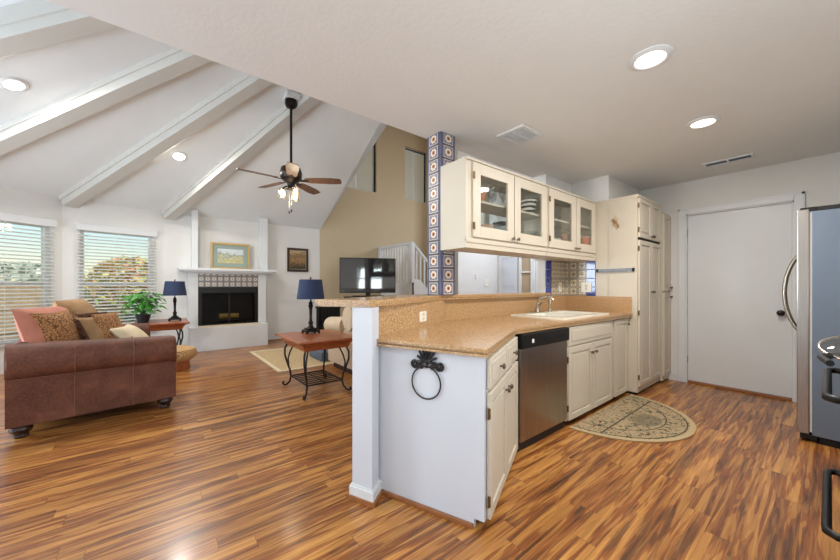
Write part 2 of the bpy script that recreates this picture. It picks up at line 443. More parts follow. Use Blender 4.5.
ROOT = {}     # object -> (root world matrix)
def build(name, mb, mat, parent=None, smooth=False, at=None):
    """link the builder as ONE mesh object; vertices are given in world space and stored about the thing's own base"""
    bm = mb.bm
    bmesh.ops.recalc_face_normals(bm, faces=bm.faces)
    if parent is not None: Mw = ROOT[parent.name]
    else: Mw = Matrix.Translation(at) if at is not None else Matrix()
    bmesh.ops.transform(bm, matrix=Mw.inverted(), verts=bm.verts)
    me = bpy.data.meshes.new(name); bm.to_mesh(me); bm.free()
    if smooth:
        for p in me.polygons: p.use_smooth = True
        try: me.set_sharp_from_angle(angle=math.radians(38))
        except Exception: pass
    me.materials.append(M[mat] if isinstance(mat, str) else mat)
    o = bpy.data.objects.new(name, me); COL.objects.link(o)
    if parent is not None: o.parent = parent
    else: o.matrix_world = Mw
    ROOT[o.name] = Mw
    return o
def tag(o, label, cat, group=None, kind=None):
    o['label'] = label; o['category'] = cat
    if group: o['group'] = group
    if kind: o['kind'] = kind
    return o
def thing(name, label, cat, loc, rz=0, group=None):
    o = bpy.data.objects.new(name, None); COL.objects.link(o); o.empty_display_size = .1
    Mw = Matrix.Translation(loc) @ Matrix.Rotation(rz, 4, 'Z'); o.location = loc; o.rotation_euler = (0, 0, rz)
    ROOT[o.name] = Mw; return tag(o, label, cat, group)
def struct(name, mb, mat, parent=None, smooth=False):
    o = build(name, mb, mat, parent, smooth)
    if parent is None: o['kind'] = 'structure'
    return o
def single(name, mb, mat, at, label, cat, group=None, smooth=False):
    return tag(build(name, mb, mat, None, smooth, at), label, cat, group)
def kids(o): return [c for c in bpy.data.objects if c.parent == o]
def dup(root, loc, rz=0, label=None):
    r = root.copy(); COL.objects.link(r); r.location = loc; r.rotation_euler = (0, 0, rz)
    if label: r['label'] = label
    for ch in kids(root):
        c = ch.copy(); COL.objects.link(c); c.parent = r
        for g in kids(ch):
            d = g.copy(); COL.objects.link(d); d.parent = c
    return r
def frame(o, u, n):
    """local x along u, y out along n, z up"""
    u = Vector((*u, 0)).normalized(); n = Vector((*n, 0)).normalized()
    m = Matrix(((u.x, n.x, 0, o[0]), (u.y, n.y, 0, o[1]), (0, 0, 1, o[2] if len(o) > 2 else 0), (0, 0, 0, 1)))
    return m

# ------------------------------------------------------------------ room shell
H = 2.54                                  # kitchen ceiling
C0, C1, C2, C3, CM = (-6.84, -2.16), (-7.55, -1.13), (-7.83, .126), (-7.83, 3.15), (-5.76, -2.86)
PL = 2.6; PK = Vector((-2.27, 3.45, 5.72))
XR = .78; YB = -3.6; YD = 5.25
outline = [C3, C2, C1, C0, CM, (-4.6, YB), (XR, YB), (XR, YD), (-2.1, YD), (-2.1, 8.3), (-6.5, 8.3), (-6.5, 6.6), (-7.83, 6.6)]
struct('floor', MB().prism(outline, -.06, 0), 'floor')
struct('ceiling', MB().prism([(-2.27, YB), (XR, YB), (XR, YD), (-2.15, YD), (-2.15, 3.62), (-2.27, 3.62)], H, H + .1), 'ceil')
struct('wall_loft', MB().box(-2.265, -2.17, YB, 8.3, H + .02, 6.2), 'vault')

def v3(c, z=PL): return Vector((c[0], c[1], z))
slope4 = 9.43488 / 16.81344
R4 = Vector((-2.27, 3.15, PL + slope4 * (7.83 - 2.27)))
vb = MB()
E1 = Vector((-2.27, YB, 4.6))
vb.quad([v3(C2), v3(C3), R4, PK])
for a, b in ((C1, C2), (C0, C1), (CM, C0)): vb.quad([v3(a), v3(b), PK])
vb.quad([v3(CM), E1, PK]); vb.quad([v3(CM), v3((-4.6, YB)), v3((-2.27, YB)), E1])
struct('ceiling_vault', vb, 'vault')
gm = MB(Matrix(((1, 0, 0, 0), (0, 0, 1, 0), (0, 1, 0, 0), (0, 0, 0, 1))))
gm.prism([(-7.9, PL - .003 - slope4 * .07), (-2.2, PL - .003 + slope4 * 5.63), (-2.2, 6.25), (-7.9, 6.25)], 3.151, 3.165); struct('wall_gable', gm, 'vault')
def beam(k, c, s0, s1, w=.09, drop=.155):
    a = v3(c); d = PK - a; sd0 = d.cross(Vector((0, 0, 1))).normalized()
    e = PK + sd0 * s1; a = a + sd0 * s0; d = e - a; L = d.length; d.normalize()
    side = d.cross(Vector((0, 0, 1))).normalized(); up = side.cross(d)
    T = Matrix(((d.x, side.x, up.x, a.x), (d.y, side.y, up.y, a.y), (d.z, side.z, up.z, a.z), (0, 0, 0, 1)))
    m = MB(T); m.box(.02, L - .1, -w, w, -drop, .1, .006)
    for s in (-1, 1):
        m.box(.02, L - .1, s * (w + .008) - .010, s * (w + .008) + .010, -drop * .40, .08, .004)
    struct('trim_%d' % k, m, 'beam')
for k, c, s0, s1 in ((1, CM, .10, .12), (2, C0, .03, .11), (3, C1, -.05, .10), (4, C2, -.06, -.02)): beam(k, c, s0, s1)

def wall_seg(name, a, b, openings, mat='wall', h=PL, th=.14, z0=0):
    """wall from a to b, inner face on the line, thickness outward; openings (s0,s1,z0,z1)"""
    a, b = Vector(a), Vector(b); u = (b - a); L = u.length; u.normalize(); n = Vector((u.y, -u.x))
    m = MB(frame((a.x, a.y, 0), u, n))
    cuts = sorted(openings); s = 0
    for (s0, s1, za, zb) in cuts:
        m.box(s, s0, -th, 0, z0, h); m.box(s0, s1, -th, 0, z0, za); m.box(s0, s1, -th, 0, zb, h); s = s1
    m.box(s, L, -th, 0, z0, h)
    return struct(name, m, mat), frame((a.x, a.y, 0), u, n)
# going clockwise as seen from above so that n points into the room
w1, F1 = wall_seg('wall_bay', C0, C1, [(.13, 1.12, .42, 2.16)])
w2, F2 = wall_seg('wall_window', C1, C2, [(.20, 1.14, .42, 2.16)])
wall_seg('wall_fireplace', C2, C3, [])
wall_seg('wall_left', CM, C0, [(.2, 1.1, .42, 2.16)])
wall_seg('wall_near', (-4.6, YB), CM, [(.12, 1.2, .3, 2.3)])
wall_seg('wall_patio', (XR, YB), (-4.6, YB), [(1.78, 4.98, .04, 2.5)], h=4.7)
_, FK = wall_seg('wall_right', (XR, YD), (XR, YB), [(3.75, 4.95, 1.02, 2.08)], h=H)  # window opening added out of view so the television has something to reflect
wall_seg('wall_back', (-2.1, YD), (XR, YD), [(.955, 1.862, 0, 2.12)], h=H)
wall_seg('wall_stair', C3, (-7.83, 8.4), [(.55, 1.608, 3.78, 5.33), (2.58, 3.41, 3.78, 5.33)], 'tan', h=6.2)
struct('wall_hall', MB().box(-6.64, -6.5, 6.6, 8.3, 0, 6.2), 'wall_cool')
struct('wall_hall_return', MB().box(-7.83, -6.64, 6.6, 6.72, 0, 6.2), 'tan')
struct('wall_entry', MB().box(-6.64, -2.1, 8.3, 8.44, 0, 6.2), 'wall_cool')
struct('ceiling_stair', MB().box(-7.9, -2.2, 3.15, 8.4, 6.2, 6.3), 'ceil')
# the pier at the end of the pass-through and the two furred-out blocks above the cabinets
struct('wall_pier', MB().box(-2.27, -2.172, 3.702, 8.3, 0, 6.0).box(-2.172, -2.105, 3.6, 5.25, 1.535, H).box(-2.27, -2.172, 3.6, 3.702, 1.535, 6.0), 'wall')
struct('wall_chase', MB().box(-2.105, -1.65, 4.205, YD, 0, H), 'wall')

# half wall under the raised bar
post = [(-1.73, .891), (-1.60, .945), (-1.668, 1.03), (-1.80, .975)]
struct('wall_bar', MB().prism([(-1.82, .985), (-1.765, 1.01), (-1.765, 1.05), (-2.185, 2.04), (-2.185, 3.7), (-2.34, 3.7), (-2.34, 2.0), (-1.86, 1.0)], 0, 1.098), 'wall')
struct('wall_bar_end', MB().prism(post, 0, 1.098), 'panel')
def grow(poly, d):
    c = Vector((sum(p[0] for p in poly) / len(poly), sum(p[1] for p in poly) / len(poly)))
    return [tuple(Vector(p) + (Vector(p) - c).normalized() * d) for p in poly]
struct('baseboard_bar_end', MB().prism(grow(post, .018), .02, .07).prism(grow(post, .008), .07, .082), 'trim')
struct('trim_5', MB().prism(grow(post, .034), 0, .022), 'shoe')

# back wall trim, door
def casing(name, x0, x1, y, ztop, w=.075, t=.02, side=-1):
    m = MB()
    m.box(x0 - w, x0, y - t, y, 0, ztop + w, .004); m.box(x1, x1 + w, y - t, y, 0, ztop + w, .004); m.box(x0, x1, y - t, y, ztop, ztop + w, .004)
    m.box(x0 - w, x0 - w + .02, y - t - .008, y, 0, ztop + w); m.box(x1 + w - .02, x1 + w, y - t - .008, y, 0, ztop + w); m.box(x0 - w, x1 + w, y - t - .008, y, ztop + w - .02, ztop + w)
    m.box(x0, x0 + .012, y, y + .1, 0, ztop); m.box(x1 - .012, x1, y, y + .1, 0, ztop); m.box(x0, x1, y, y + .1, ztop - .012, ztop)
    return struct(name, m, 'trim')
casing('trim_6', -1.145, -.238, YD, 2.12)
dr = struct('door_1', MB().box(-1.130, -.253, YD + .02, YD + .06, .03, 2.105, .002), 'trim')
k = MB(); k.lathe([(.03, 0), (.03, .006), (.012, .01), (.012, .035), (.028, .042), (.032, .055), (.026, .068), (.012, .075), (0, .076)], (-.331, YD + .018, .93), 20, (0, -1, 0))
build('doorknob', k, 'black', dr, True)
m = MB()
for z in (.25, 1.85): m.box(-1.142, -1.128, YD + .012, YD + .022, z, z + .09)
build('hinge', m, 'hinge', dr)
struct('trim_7', MB().box(-1.13, -.25, YD - .005, YD + .09, 0, .025, .004), 'shoe')
struct('baseboard_back', MB().box(-1.34, -1.222, YD - .014, YD, 0, .1, .003), 'trim')
struct('baseboard_fireplace', MB().box(-7.83, -7.815, 1.84, 3.15, 0, .09, .003), 'trim')
struct('trim_8', MB().box(-7.815, -7.80, 1.84, 3.15, 0, .022), 'shoe')
struct('baseboard_stair', MB().box(-7.83, -7.815, 3.15, 4.85, 0, .09, .003), 'trim')

# bay windows with frame and panes
def window(k, F, s0, s1, z0=.42, z1=2.16):
    m = MB(F); w = s1 - s0; zm = 1.25 if z0 < 1 else 1.55
    m.box(s0, s0 + .05, -.12, -.03, z0, z1); m.box(s1 - .05, s1, -.12, -.03, z0, z1)
    m.box(s0, s1, -.12, -.03, z0, z0 + .05); m.box(s0, s1, -.12, -.03, z1 - .05, z1); m.box(s0, s1, -.11, -.04, zm - .025, zm + .025)
    fr = struct('window_%d' % k, m, 'trim')
    for a, b in ((z0 + .05, zm - .025), (zm + .025, z1 - .05)):
        build('pane', MB(F).box(s0 + .05, s1 - .05, -.085, -.079, a, b), 'glass', fr)
    build('sill', MB(F).box(s0 - .05, s1 + .05, -.03, .045, z0 - .035, z0 - .002, .006), 'trim', fr)
window(6, FK, 3.75, 4.95, 1.02, 2.08); window(1, F1, .13, 1.12); window(2, F2, .20, 1.14)
def blind(F, s0, s1, label, zt=2.225, zb=.44, tilt=-.42):
    o = F @ Vector((0, 0, 0)); mid = F @ Vector(((s0 + s1) / 2, .02, zb))
    t = thing('window_blind', label, 'blind', mid, 0, None)
    build('valance', MB(F).box(s0, s1, .004, .075, zt - .105, zt, .004), 'trim', t)
    m = MB(F); n = int((zt - .13 - zb) / .054)
    for i in range(n):
        z = zb + .03 + i * .054
        T = Matrix.Translation((0, .035, z)) @ Matrix.Rotation(tilt, 4, 'X')
        m.box(s0 + .012, s1 - .012, -.025, .025, -.0016, .0016, T=T)
    build('slats', m, 'blind', t)
    build('bottom_rail', MB(F).box(s0 + .01, s1 - .01, .012, .058, zb - .012, zb + .006, .003), 'trim', t)
    m = MB(F)
    for q in (.12, .5, .88): m.box(s0 + (s1 - s0) * q - .002, s0 + (s1 - s0) * q + .002, .058, .061, zb, zt - .1)
    build('ladder_cord', m, 'blind', t)
blind(F1, .09, 1.16, 'white slatted blind on the window at the far left, behind the sofa back')
blind(F2, .154, 1.187, 'white slatted blind on the window behind the potted houseplant, looking onto shrubs')

# upper stairwell windows with closed blinds
for k, (y0, y1, lab) in enumerate(((3.70, 4.758, 'pale closed blind in the upper window cut by the sloping ceiling'), (5.73, 6.56, 'pale closed blind in the upper window beside the tiled post'))):
    m = MB()
    m.box(-7.97, -7.90, y0, y0 + .03, 3.78, 5.33); m.box(-7.97, -7.90, y1 - .03, y1, 3.78, 5.33); m.box(-7.97, -7.90, y0, y1, 3.78, 3.81); m.box(-7.97, -7.90, y0, y1, 5.30, 5.33)
    m.box(-7.90, -7.832, y0, y0 + .012, 3.78, 5.33); m.box(-7.90, -7.832, y0, y1, 3.78, 3.79)
    w = struct('window_%d' % (3 + k), m, 'trim')
    build('dark_edge', MB().box(-7.895, -7.875, y1 - .05, y1 - .008, 3.79, 5.325).box(-7.895, -7.875, y0, y1, 5.27, 5.30), 'bronze', w)  # dark strip along one side and the top
    build('pane', MB().box(-7.945, -7.94, y0 + .03, y1 - .03, 3.81, 5.30), 'glass', w)
    t = thing('window_blind', lab, 'blind', (-7.91, (y0 + y1) / 2, 3.8))
    mid = y0 + (y1 - y0) * .45
    for a, b in ((y0 + .02, mid - .008), (mid + .008, y1 - .055)):
        m = MB(); n = 44
        for i in range(n):
            z = 3.80 + i * 1.46 / n
            m.box(-7.918, -7.912, a, b, z, z + 1.46 / n + .004, T=None)
            m.box(-7.912, -7.908, a, b, z, z + .006)
        build('slat_panel', m, 'upblind', t)

# entry hall seen through the pass-through
casing('trim_9', -6.30, -5.72, 8.3, 2.08, w=.09)
d2 = struct('door_2', MB().box(-6.29, -5.73, 8.27, 8.296, .02, 2.07).box(-6.2, -5.82, 8.262, 8.27, 1.2, 1.95, .004).box(-6.2, -5.82, 8.262, 8.27, .2, 1.05, .004), 'panel')
m = MB(); m.box(-5.66, -5.60, 8.24, 8.3, 0, 2.15); m.box(-5.28, -5.2, 8.24, 8.3, 0, 2.15); m.box(-5.6, -5.28, 8.25, 8.3, 1.60, 1.64); m.box(-5.6, -5.28, 8.25, 8.3, 2.06, 2.15); m.box(-5.6, -5.28, 8.25, 8.3, 0, .2)
w5 = struct('window_5', m, 'trim')
build('pane', MB().box(-5.6, -5.28, 8.285, 8.299, .2, 2.06), 'hallview', w5)
casing('trim_10', -5.06, -4.3, 8.3, 2.08, w=.07)
struct('door_3', MB().box(-5.05, -4.31, 8.27, 8.296, .02, 2.07), 'panel')
single('thermostat', MB().box(-6.5, -6.475, 7.70, 7.86, 1.21, 1.30, .006), 'plate', (-6.49, 7.78, 1.21), 'small pale thermostat on the hall wall seen above the bar', 'thermostat')
single('wall_plate', MB().box(-6.5, -6.49, 7.72, 7.90, 1.34, 1.43, .003), 'plate', (-6.495, 7.8, 1.34), 'pale switch plate above the thermostat on the hall wall', 'switch')
single('door_chime', MB().box(-6.5, -6.46, 7.30, 7.37, 1.44, 1.56, .006), 'plate', (-6.49, 7.33, 1.44), 'little pale box on the hall wall, left of the thermostat', 'chime')

# stair landing, flight and white railing
t = thing('staircase', 'staircase landing with white skirt behind the television', 'stairs', (-6.9, 4.9, 0))
build('landing', MB().box(-7.8, -6.3, 4.88, 5.15, 0, 1.3), 'wall', t)
m = MB()
for i in range(5): m.box(-7.6, -6.36, 5.15 + i * .25, 5.15 + (i + 1) * .25, 0, 1.3 - (i + 1) * .2)
build('steps', m, 'shoe', t)
m = MB(Matrix(((0, 0, 1, -6.36), (1, 0, 0, 0), (0, 1, 0, 0), (0, 0, 0, 1))))
m.prism([(4.88, .0), (4.88, 1.40), (5.1, 1.36), (6.39, .2), (6.39, 0)], 0, .05); build('skirt', m, 'trim', t)
t = thing('stair_railing', 'white balustrade on the stair landing, sloping down to the right behind the television', 'railing', (-6.9, 4.85, 1.3))
m = MB(); m.box(-7.82, -6.30, 4.82, 4.88, 2.22, 2.29, .008)
m.tube([(-6.33, 4.85, 2.255), (-6.33, 5.6, 1.58), (-6.33, 6.3, .95)], .042, 8); build('handrail', m, 'trim', t)
build('newel', MB().box(-7.82, -7.74, 4.81, 4.89, 1.3, 2.25, .004), 'trim', t)
build('newel', MB().box(-6.375, -6.285, 4.805, 4.895, 1.3, 2.26, .004), 'trim', t)
for i in range(11):
    x = -7.66 + i * .122; build('baluster', MB().box(x - .018, x + .018, 4.832, 4.868, 1.3, 2.23), 'trim', t)
for i in range(10):
    y = 4.98 + i * .125; zt = 2.255 - (y - 4.85) * .9
    build('baluster', MB().box(-6.348, -6.312, y - .018, y + .018, zt - .95, zt - .01), 'trim', t)

# ------------------------------------------------------------------ fireplace
t = thing('fireplace', 'white fireplace with tiled surround, mantel shelf and raised hearth', 'fireplace', (-7.6, 1.18, 0))
build('hearth', MB().box(-7.82, -7.30, .50, 1.835, 0, .445, .008), 'trim', t)
build('hearth_top', MB().box(-7.6, -7.31, .66, 1.71, .445, .452), 'creamfab', t)
build('pilaster', MB().box(-7.82, -7.64, .555, .655, 1.56, 2.68), 'trim', t)
build('pilaster', MB().box(-7.82, -7.64, 1.765, 1.91, 1.56, 2.68), 'trim', t)
build('surround', MB().box(-7.82, -7.60, .50, .652, .445, 1.49, .003).box(-7.82, -7.60, 1.715, 1.87, .445, 1.49, .003).box(-7.82, -7.605, .652, 1.715, 1.46, 1.49), 'trim', t)
m = MB(); m.prism([(-7.82, .40), (-7.50, .40), (-7.47, .43), (-7.47, 1.97), (-7.50, 2.0), (-7.82, 2.0)], 1.49, 1.515)
m.box(-7.82, -7.43, .345, 2.045, 1.515, 1.562, .008); build('mantel', m, 'trim', t)
build('tile_panel', MB().box(-7.7, -7.612, .652, 1.715, 1.20, 1.46).boxuv(.1063, (0, .652, 1.2)), 'tile_fire', t)
m = MB(); m.box(-7.80, -7.607, .652, .70, .445, 1.2); m.box(-7.80, -7.607, 1.665, 1.715, .445, 1.2); m.box(-7.80, -7.607, .70, 1.665, 1.08, 1.2); m.box(-7.80, -7.607, .70, 1.665, .445, .47)
build('firebox_frame', m, 'black', t)
build('firebox', MB().box(-7.82, -7.80, .70, 1.665, .445, 1.1), 'firebox', t)
build('door_stile', MB().box(-7.625, -7.612, 1.165, 1.195, .47, 1.08), 'bronze', t)
for y0 in (.70, 1.65): build('door_stile', MB().box(-7.62, -7.61, y0, y0 + .015, .47, 1.08), 'bronze', t)
build('glass_door', MB().box(-7.622, -7.618, .715, 1.165, .47, 1.08), 'smoke', t)
build('glass_door', MB().box(-7.622, -7.618, 1.195, 1.65, .47, 1.08), 'smoke', t)
g = thing('log_grate', 'brass-coloured logs on a black grate inside the fireplace', 'fire grate', (-7.71, 1.2, .447))
build('grate', MB().tube([(-7.66, .95, .46), (-7.66, 1.0, .53), (-7.66, 1.42, .53), (-7.66, 1.5, .46)], .012).tube([(-7.76, .95, .46), (-7.76, 1.0, .53), (-7.76, 1.42, .53), (-7.76, 1.5, .46)], .012), 'iron', g)
for y0, y1 in ((1.02, 1.19), (1.20, 1.36)): build('log', MB().cyl((-7.71, y0, .61), (-7.71, y1, .61), .055), 'log', g, True)

def picture(name, label, x, y0, y1, z0, z1, fw, frame_m, mat_w, art, lean=0):
    t = thing(name, label, 'picture', (x, (y0 + y1) / 2, z0))
    m = MB(); d = .028
    m.box(x, x + d, y0, y0 + fw, z0, z1, .004); m.box(x, x + d, y1 - fw, y1, z0, z1, .004); m.box(x, x + d, y0 + fw, y1 - fw, z0, z0 + fw, .004); m.box(x, x + d, y0 + fw, y1 - fw, z1 - fw, z1, .004)
    build('picture_frame', m, frame_m, t)
    build('mat_board', MB().box(x + .002, x + .012, y0 + fw * .8, y1 - fw * .8, z0 + fw * .8, z1 - fw * .8), 'mat' if mat_w else 'gold', t)
    w = fw + mat_w
    build('artwork', MB().box(x + .010, x + .0145, y0 + w, y1 - w, z0 + w, z1 - w), art, t)
    if lean: t.rotation_euler = (0, -lean, 0)
picture('framed_landscape', 'gold framed landscape picture with sage mat, standing on the mantel', -7.76, .872, 1.582, 1.565, 2.10, .038, 'gold', .085, 'landscape')
picture('framed_painting', 'small dark framed painting hanging right of the fireplace', -7.828, 2.376, 2.863, 1.555, 2.105, .05, 'darkframe', .012, 'floral')

# ------------------------------------------------------------------ kitchen base run
uA, uB = (-1.075, 1.29), (-1.43, 2.04)
sd = Vector((uB[0] - uA[0], uB[1] - uA[1])); SL = sd.length; sd.normalize(); sn = Vector((sd.y, -sd.x))
FS = frame((*uA, 0), sd, sn)
FM = frame((-1.43, 0, 0), (0, 1), (1, 0))        # main run: local x = world Y
def knob(F, u, z, par, out=.02):
    m = MB(F); m.lathe([(.006, 0), (.006, .012), (.015, .018), (.016, .024), (.010, .030), (0, .031)], (u, out, z), 14, (0, 1, 0))
    return build('knob', m, 'knob', par, True)
def hinge(F, u, z, par, out=.012):
    m = MB(F); m.box(u - .012, u + .012, out, out + .008, z - .028, z + .028, .002); m.cyl(tuple((u, out + .008, z - .026)), (u, out + .008, z + .026), .005, seg=8)
    return build('hinge', m, 'hinge', par)
def door(F, u0, u1, z0, z1, par, out=0.0, mat='cab', name='door', st=.05, raised=True, glassy=False):
    m = MB(F); d = .02
    m.box(u0, u0 + st, out, out + d, z0, z1, .003); m.box(u1 - st, u1, out, out + d, z0, z1, .003)
    m.box(u0 + st, u1 - st, out, out + d, z0, z0 + st, .003); m.box(u0 + st, u1 - st, out, out + d, z1 - st, z1, .003)
    if not glassy:
        m.box(u0 + st - .004, u1 - st + .004, out + .001, out + .009, z0 + st - .004, z1 - st + .004)
        if raised and u1 - u0 > .13: m.box(u0 + st + .018, u1 - st - .018, out + .009, out + .016, z0 + st + .018, z1 - st - .018, .006)
    o = build(name, m, mat, par)
    if glassy: build('pane', MB(F).box(u0 + st - .005, u1 - st + .005, out + .007, out + .010, z0 + st - .005, z1 - st + .005), 'glass', o)
    return o
# end cabinet
t = thing('base_cabinet', 'white end cabinet of the peninsula with two drawers over two doors and plain side panel', 'cabinet', (-1.5, 1.55, 0))
build('body', MB().prism([(-1.70, 1.075), (-1.085, 1.31), (-1.437, 2.045), (-2.13, 2.045), (-1.74, 1.09)], .05, .872), 'cab', t)
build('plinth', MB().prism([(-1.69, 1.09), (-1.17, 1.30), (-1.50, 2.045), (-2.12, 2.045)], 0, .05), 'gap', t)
FE = frame((-1.69, 1.049, 0), (.615, .241), (.241, -.615))
m = MB(FE); m.box(0, .60, -.02, .012, .0, .874); m.box(.60, .655, -.02, .012, .045, .874); build('side_panel', m, 'panel', t)
hw = SL / 2
for a, b, kx in ((.012, hw - .004, .5), (hw + .004, SL - .012, .5)):
    d = build('drawer', MB(FS).box(a, b, 0, .018, .70, .855, .004).box(a + .03, b - .03, .018, .022, .725, .83, .002), 'cab', t); knob(FS, (a + b) / 2, .778, d, .022)
for a, b, ku, hu in ((.012, hw - .003, hw - .04, .012), (hw + .003, SL - .012, hw + .04, SL - .012)):
    d = door(FS, a, b, .05, .68, t); knob(FS, ku, .60, d)
    for z in (.14, .58): hinge(FS, hu, z, d, .006)
struct('trim_11', MB(FE).box(0.0, .60, .012, .03, 0, .022, .004), 'shoe')
# dishwasher
t = thing('dishwasher', 'stainless steel dishwasher with black control panel under the counter', 'dishwasher', (-1.75, 2.42, 0))
build('tub', MB().box(-2.08, -1.44, 2.08, 2.75, .0, .868), 'gap', t)
build('kick_plate', MB().box(-1.48, -1.455, 2.08, 2.75, .0, .075), 'black', t)
build('door', MB().box(-1.45, -1.412, 2.075, 2.755, .075, .757, .006), 'steel', t)
cp = build('control_panel', MB().box(-1.45, -1.390, 2.072, 2.758, .758, .868, .012), 'black', t)
build('grip_recess', MB().box(-1.392, -1.3885, 2.34, 2.72, .845, .858, .001), 'iron', cp)
build('badge', MB().box(-1.391, -1.387, 2.19, 2.215, .795, .825, .002), 'plate', cp)
for i in range(7): build('button', MB().cyl((-1.391, 2.42 + i * .042, .805), (-1.387, 2.42 + i * .042, .805), .007, seg=10), 'iron', cp)
# sink cabinet
t = thing('base_cabinet', 'cream sink cabinet with two doors below a false drawer front, right of the dishwasher', 'cabinet', (-1.75, 3.235, 0))
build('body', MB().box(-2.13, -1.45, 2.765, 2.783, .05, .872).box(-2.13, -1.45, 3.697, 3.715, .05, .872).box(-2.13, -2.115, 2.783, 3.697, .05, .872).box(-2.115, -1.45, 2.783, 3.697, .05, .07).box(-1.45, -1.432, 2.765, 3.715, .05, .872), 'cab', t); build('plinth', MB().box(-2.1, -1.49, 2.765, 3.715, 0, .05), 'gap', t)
build('drawer_front', MB(FM).box(2.785, 3.695, 0, .018, .70, .865, .004).box(2.83, 3.65, .018, .023, .735, .83, .003), 'cab', t)
for a, b, ku, hu in ((2.785, 3.232, 3.195, 2.782), (3.240, 3.695, 3.278, 3.698)):
    d = door(FM, a, b, .055, .685, t); knob(FM, ku, .60, d)
    if hu < 3:
        for z in (.16, .58): hinge(FM, hu, z, d, .006)
# narrow cabinet
t = thing('base_cabinet', 'narrow cream cabinet with one tall door, beside the pantry', 'cabinet', (-1.75, 3.95, 0))
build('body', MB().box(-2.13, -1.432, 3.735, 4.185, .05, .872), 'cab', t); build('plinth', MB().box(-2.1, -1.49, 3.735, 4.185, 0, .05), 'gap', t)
d = door(FM, 3.755, 4.115, .055, .862, t); knob(FM, 4.07, .80, d)
# countertop with backsplash, sink hole
hole = [(-1.98, 2.94), (-1.98, 3.76), (-1.58, 3.76), (-1.58, 2.94)]
ctop = [(-1.70, .985), (-1.036, 1.252), (-1.415, 2.03), (-1.39, 4.182), (-2.15, 4.182), (-2.15, 2.03), (-1.74, 1.065)]
cin = [(-1.70, 1.005), (-1.050, 1.265), (-1.423, 2.034), (-1.40, 4.182), (-2.14, 4.182), (-2.14, 2.03), (-1.73, 1.075)]
t = thing('countertop', 'speckled tan kitchen worktop with matching backsplash, bending round the peninsula', 'countertop', (-1.75, 2.6, .874))
build('slab', MB().prism(ctop, .896, .914, [hole]).prism(cin, .885, .896, [hole]).prism(ctop, .874, .885, [hole]), 'granite', t)
build('backsplash', MB().prism([(-1.735, 1.062), (-2.15, 2.03), (-2.15, 4.182), (-2.168, 4.182), (-2.168, 2.035), (-1.752, 1.055)], .914, 1.098), 'granite', t)
build('backsplash', MB().box(-2.148, -1.40, 4.164, 4.183, .914, 1.098, .002), 'granite', t)
build('edge_strip', MB().box(-1.745, -1.735, 1.048, 1.062, .914, 1.098), 'iron', t)
# raised bar top
t = single('bar_top', MB().prism([(-1.614, .935), (-2.10, 1.925), (-2.10, 3.7), (-2.46, 3.7), (-2.46, 1.84), (-1.918, .745)], 1.118, 1.14).prism([(-1.624, .943), (-2.106, 1.927), (-2.106, 3.7), (-2.45, 3.7), (-2.45, 1.84), (-1.912, .757)], 1.10, 1.118), 'granite', (-2.1, 2, 1.1), 'long speckled tan raised bar top capping the half wall', 'bar top')
# sink, faucet, sprayer
t = thing('sink', 'white double-bowl kitchen sink set in the worktop', 'sink', (-1.78, 3.35, .914))
rim = [(-2.06, 2.86), (-2.06, 3.84), (-1.50, 3.84), (-1.50, 2.86)]
bowls = [[(-1.96, 2.96), (-1.96, 3.33), (-1.60, 3.33), (-1.60, 2.96)], [(-1.96, 3.37), (-1.96, 3.74), (-1.60, 3.74), (-1.60, 3.37)]]
build('rim', MB().prism(rim, .914, .928, bowls), 'white_enamel', t)
for b in bowls:
    x0, y0, x1, y1 = b[0][0], b[0][1], b[2][0], b[2][1]
    m = MB(); m.box(x0, x1, y0, y1, .74, .746); m.box(x0, x0 + .006, y0, y1, .74, .92); m.box(x1 - .006, x1, y0, y1, .74, .92); m.box(x0, x1, y0, y0 + .006, .74, .92); m.box(x0, x1, y1 - .006, y1, .74, .92)
    bo = build('bowl', m, 'white_enamel', t); build('drain', MB().cyl(((x0 + x1) / 2, (y0 + y1) / 2, .746), ((x0 + x1) / 2, (y0 + y1) / 2, .75), .04), 'chrome', bo)
t = thing('faucet', 'brushed nickel arched kitchen faucet behind the sink', 'faucet', (-2.02, 3.29, .928))
build('base', MB().box(-2.05, -1.995, 3.18, 3.40, .928, .94, .005).lathe([(.03, 0), (.026, .03), (.02, .05)], (-2.02, 3.29, .94)), 'chrome', t, True)
pts = [(-2.02, 3.29, .96)] + [(-2.02 + .085 * (1 - math.cos(a)), 3.29 + .03 * (1 - math.cos(a)), 1.02 + .085 * math.sin(a)) for a in [i * PI * .82 / 10 for i in range(11)]]
build('spout', MB().tube(pts, .013, 12), 'chrome', t, True)
build('handle', MB().tube([(-2.02, 3.29, .96), (-2.03, 3.33, 1.0), (-2.03, 3.39, 1.03)], .009), 'chrome', t, True)
t = single('side_sprayer', MB().lathe([(.022, 0), (.02, .02), (.012, .03), (.014, .08), (.02, .12), (.012, .135), (0, .136)], (-2.02, 3.54, .928)), 'chrome', (-2.02, 3.54, .928), 'small nickel side sprayer standing right of the faucet', 'sprayer', None, True)
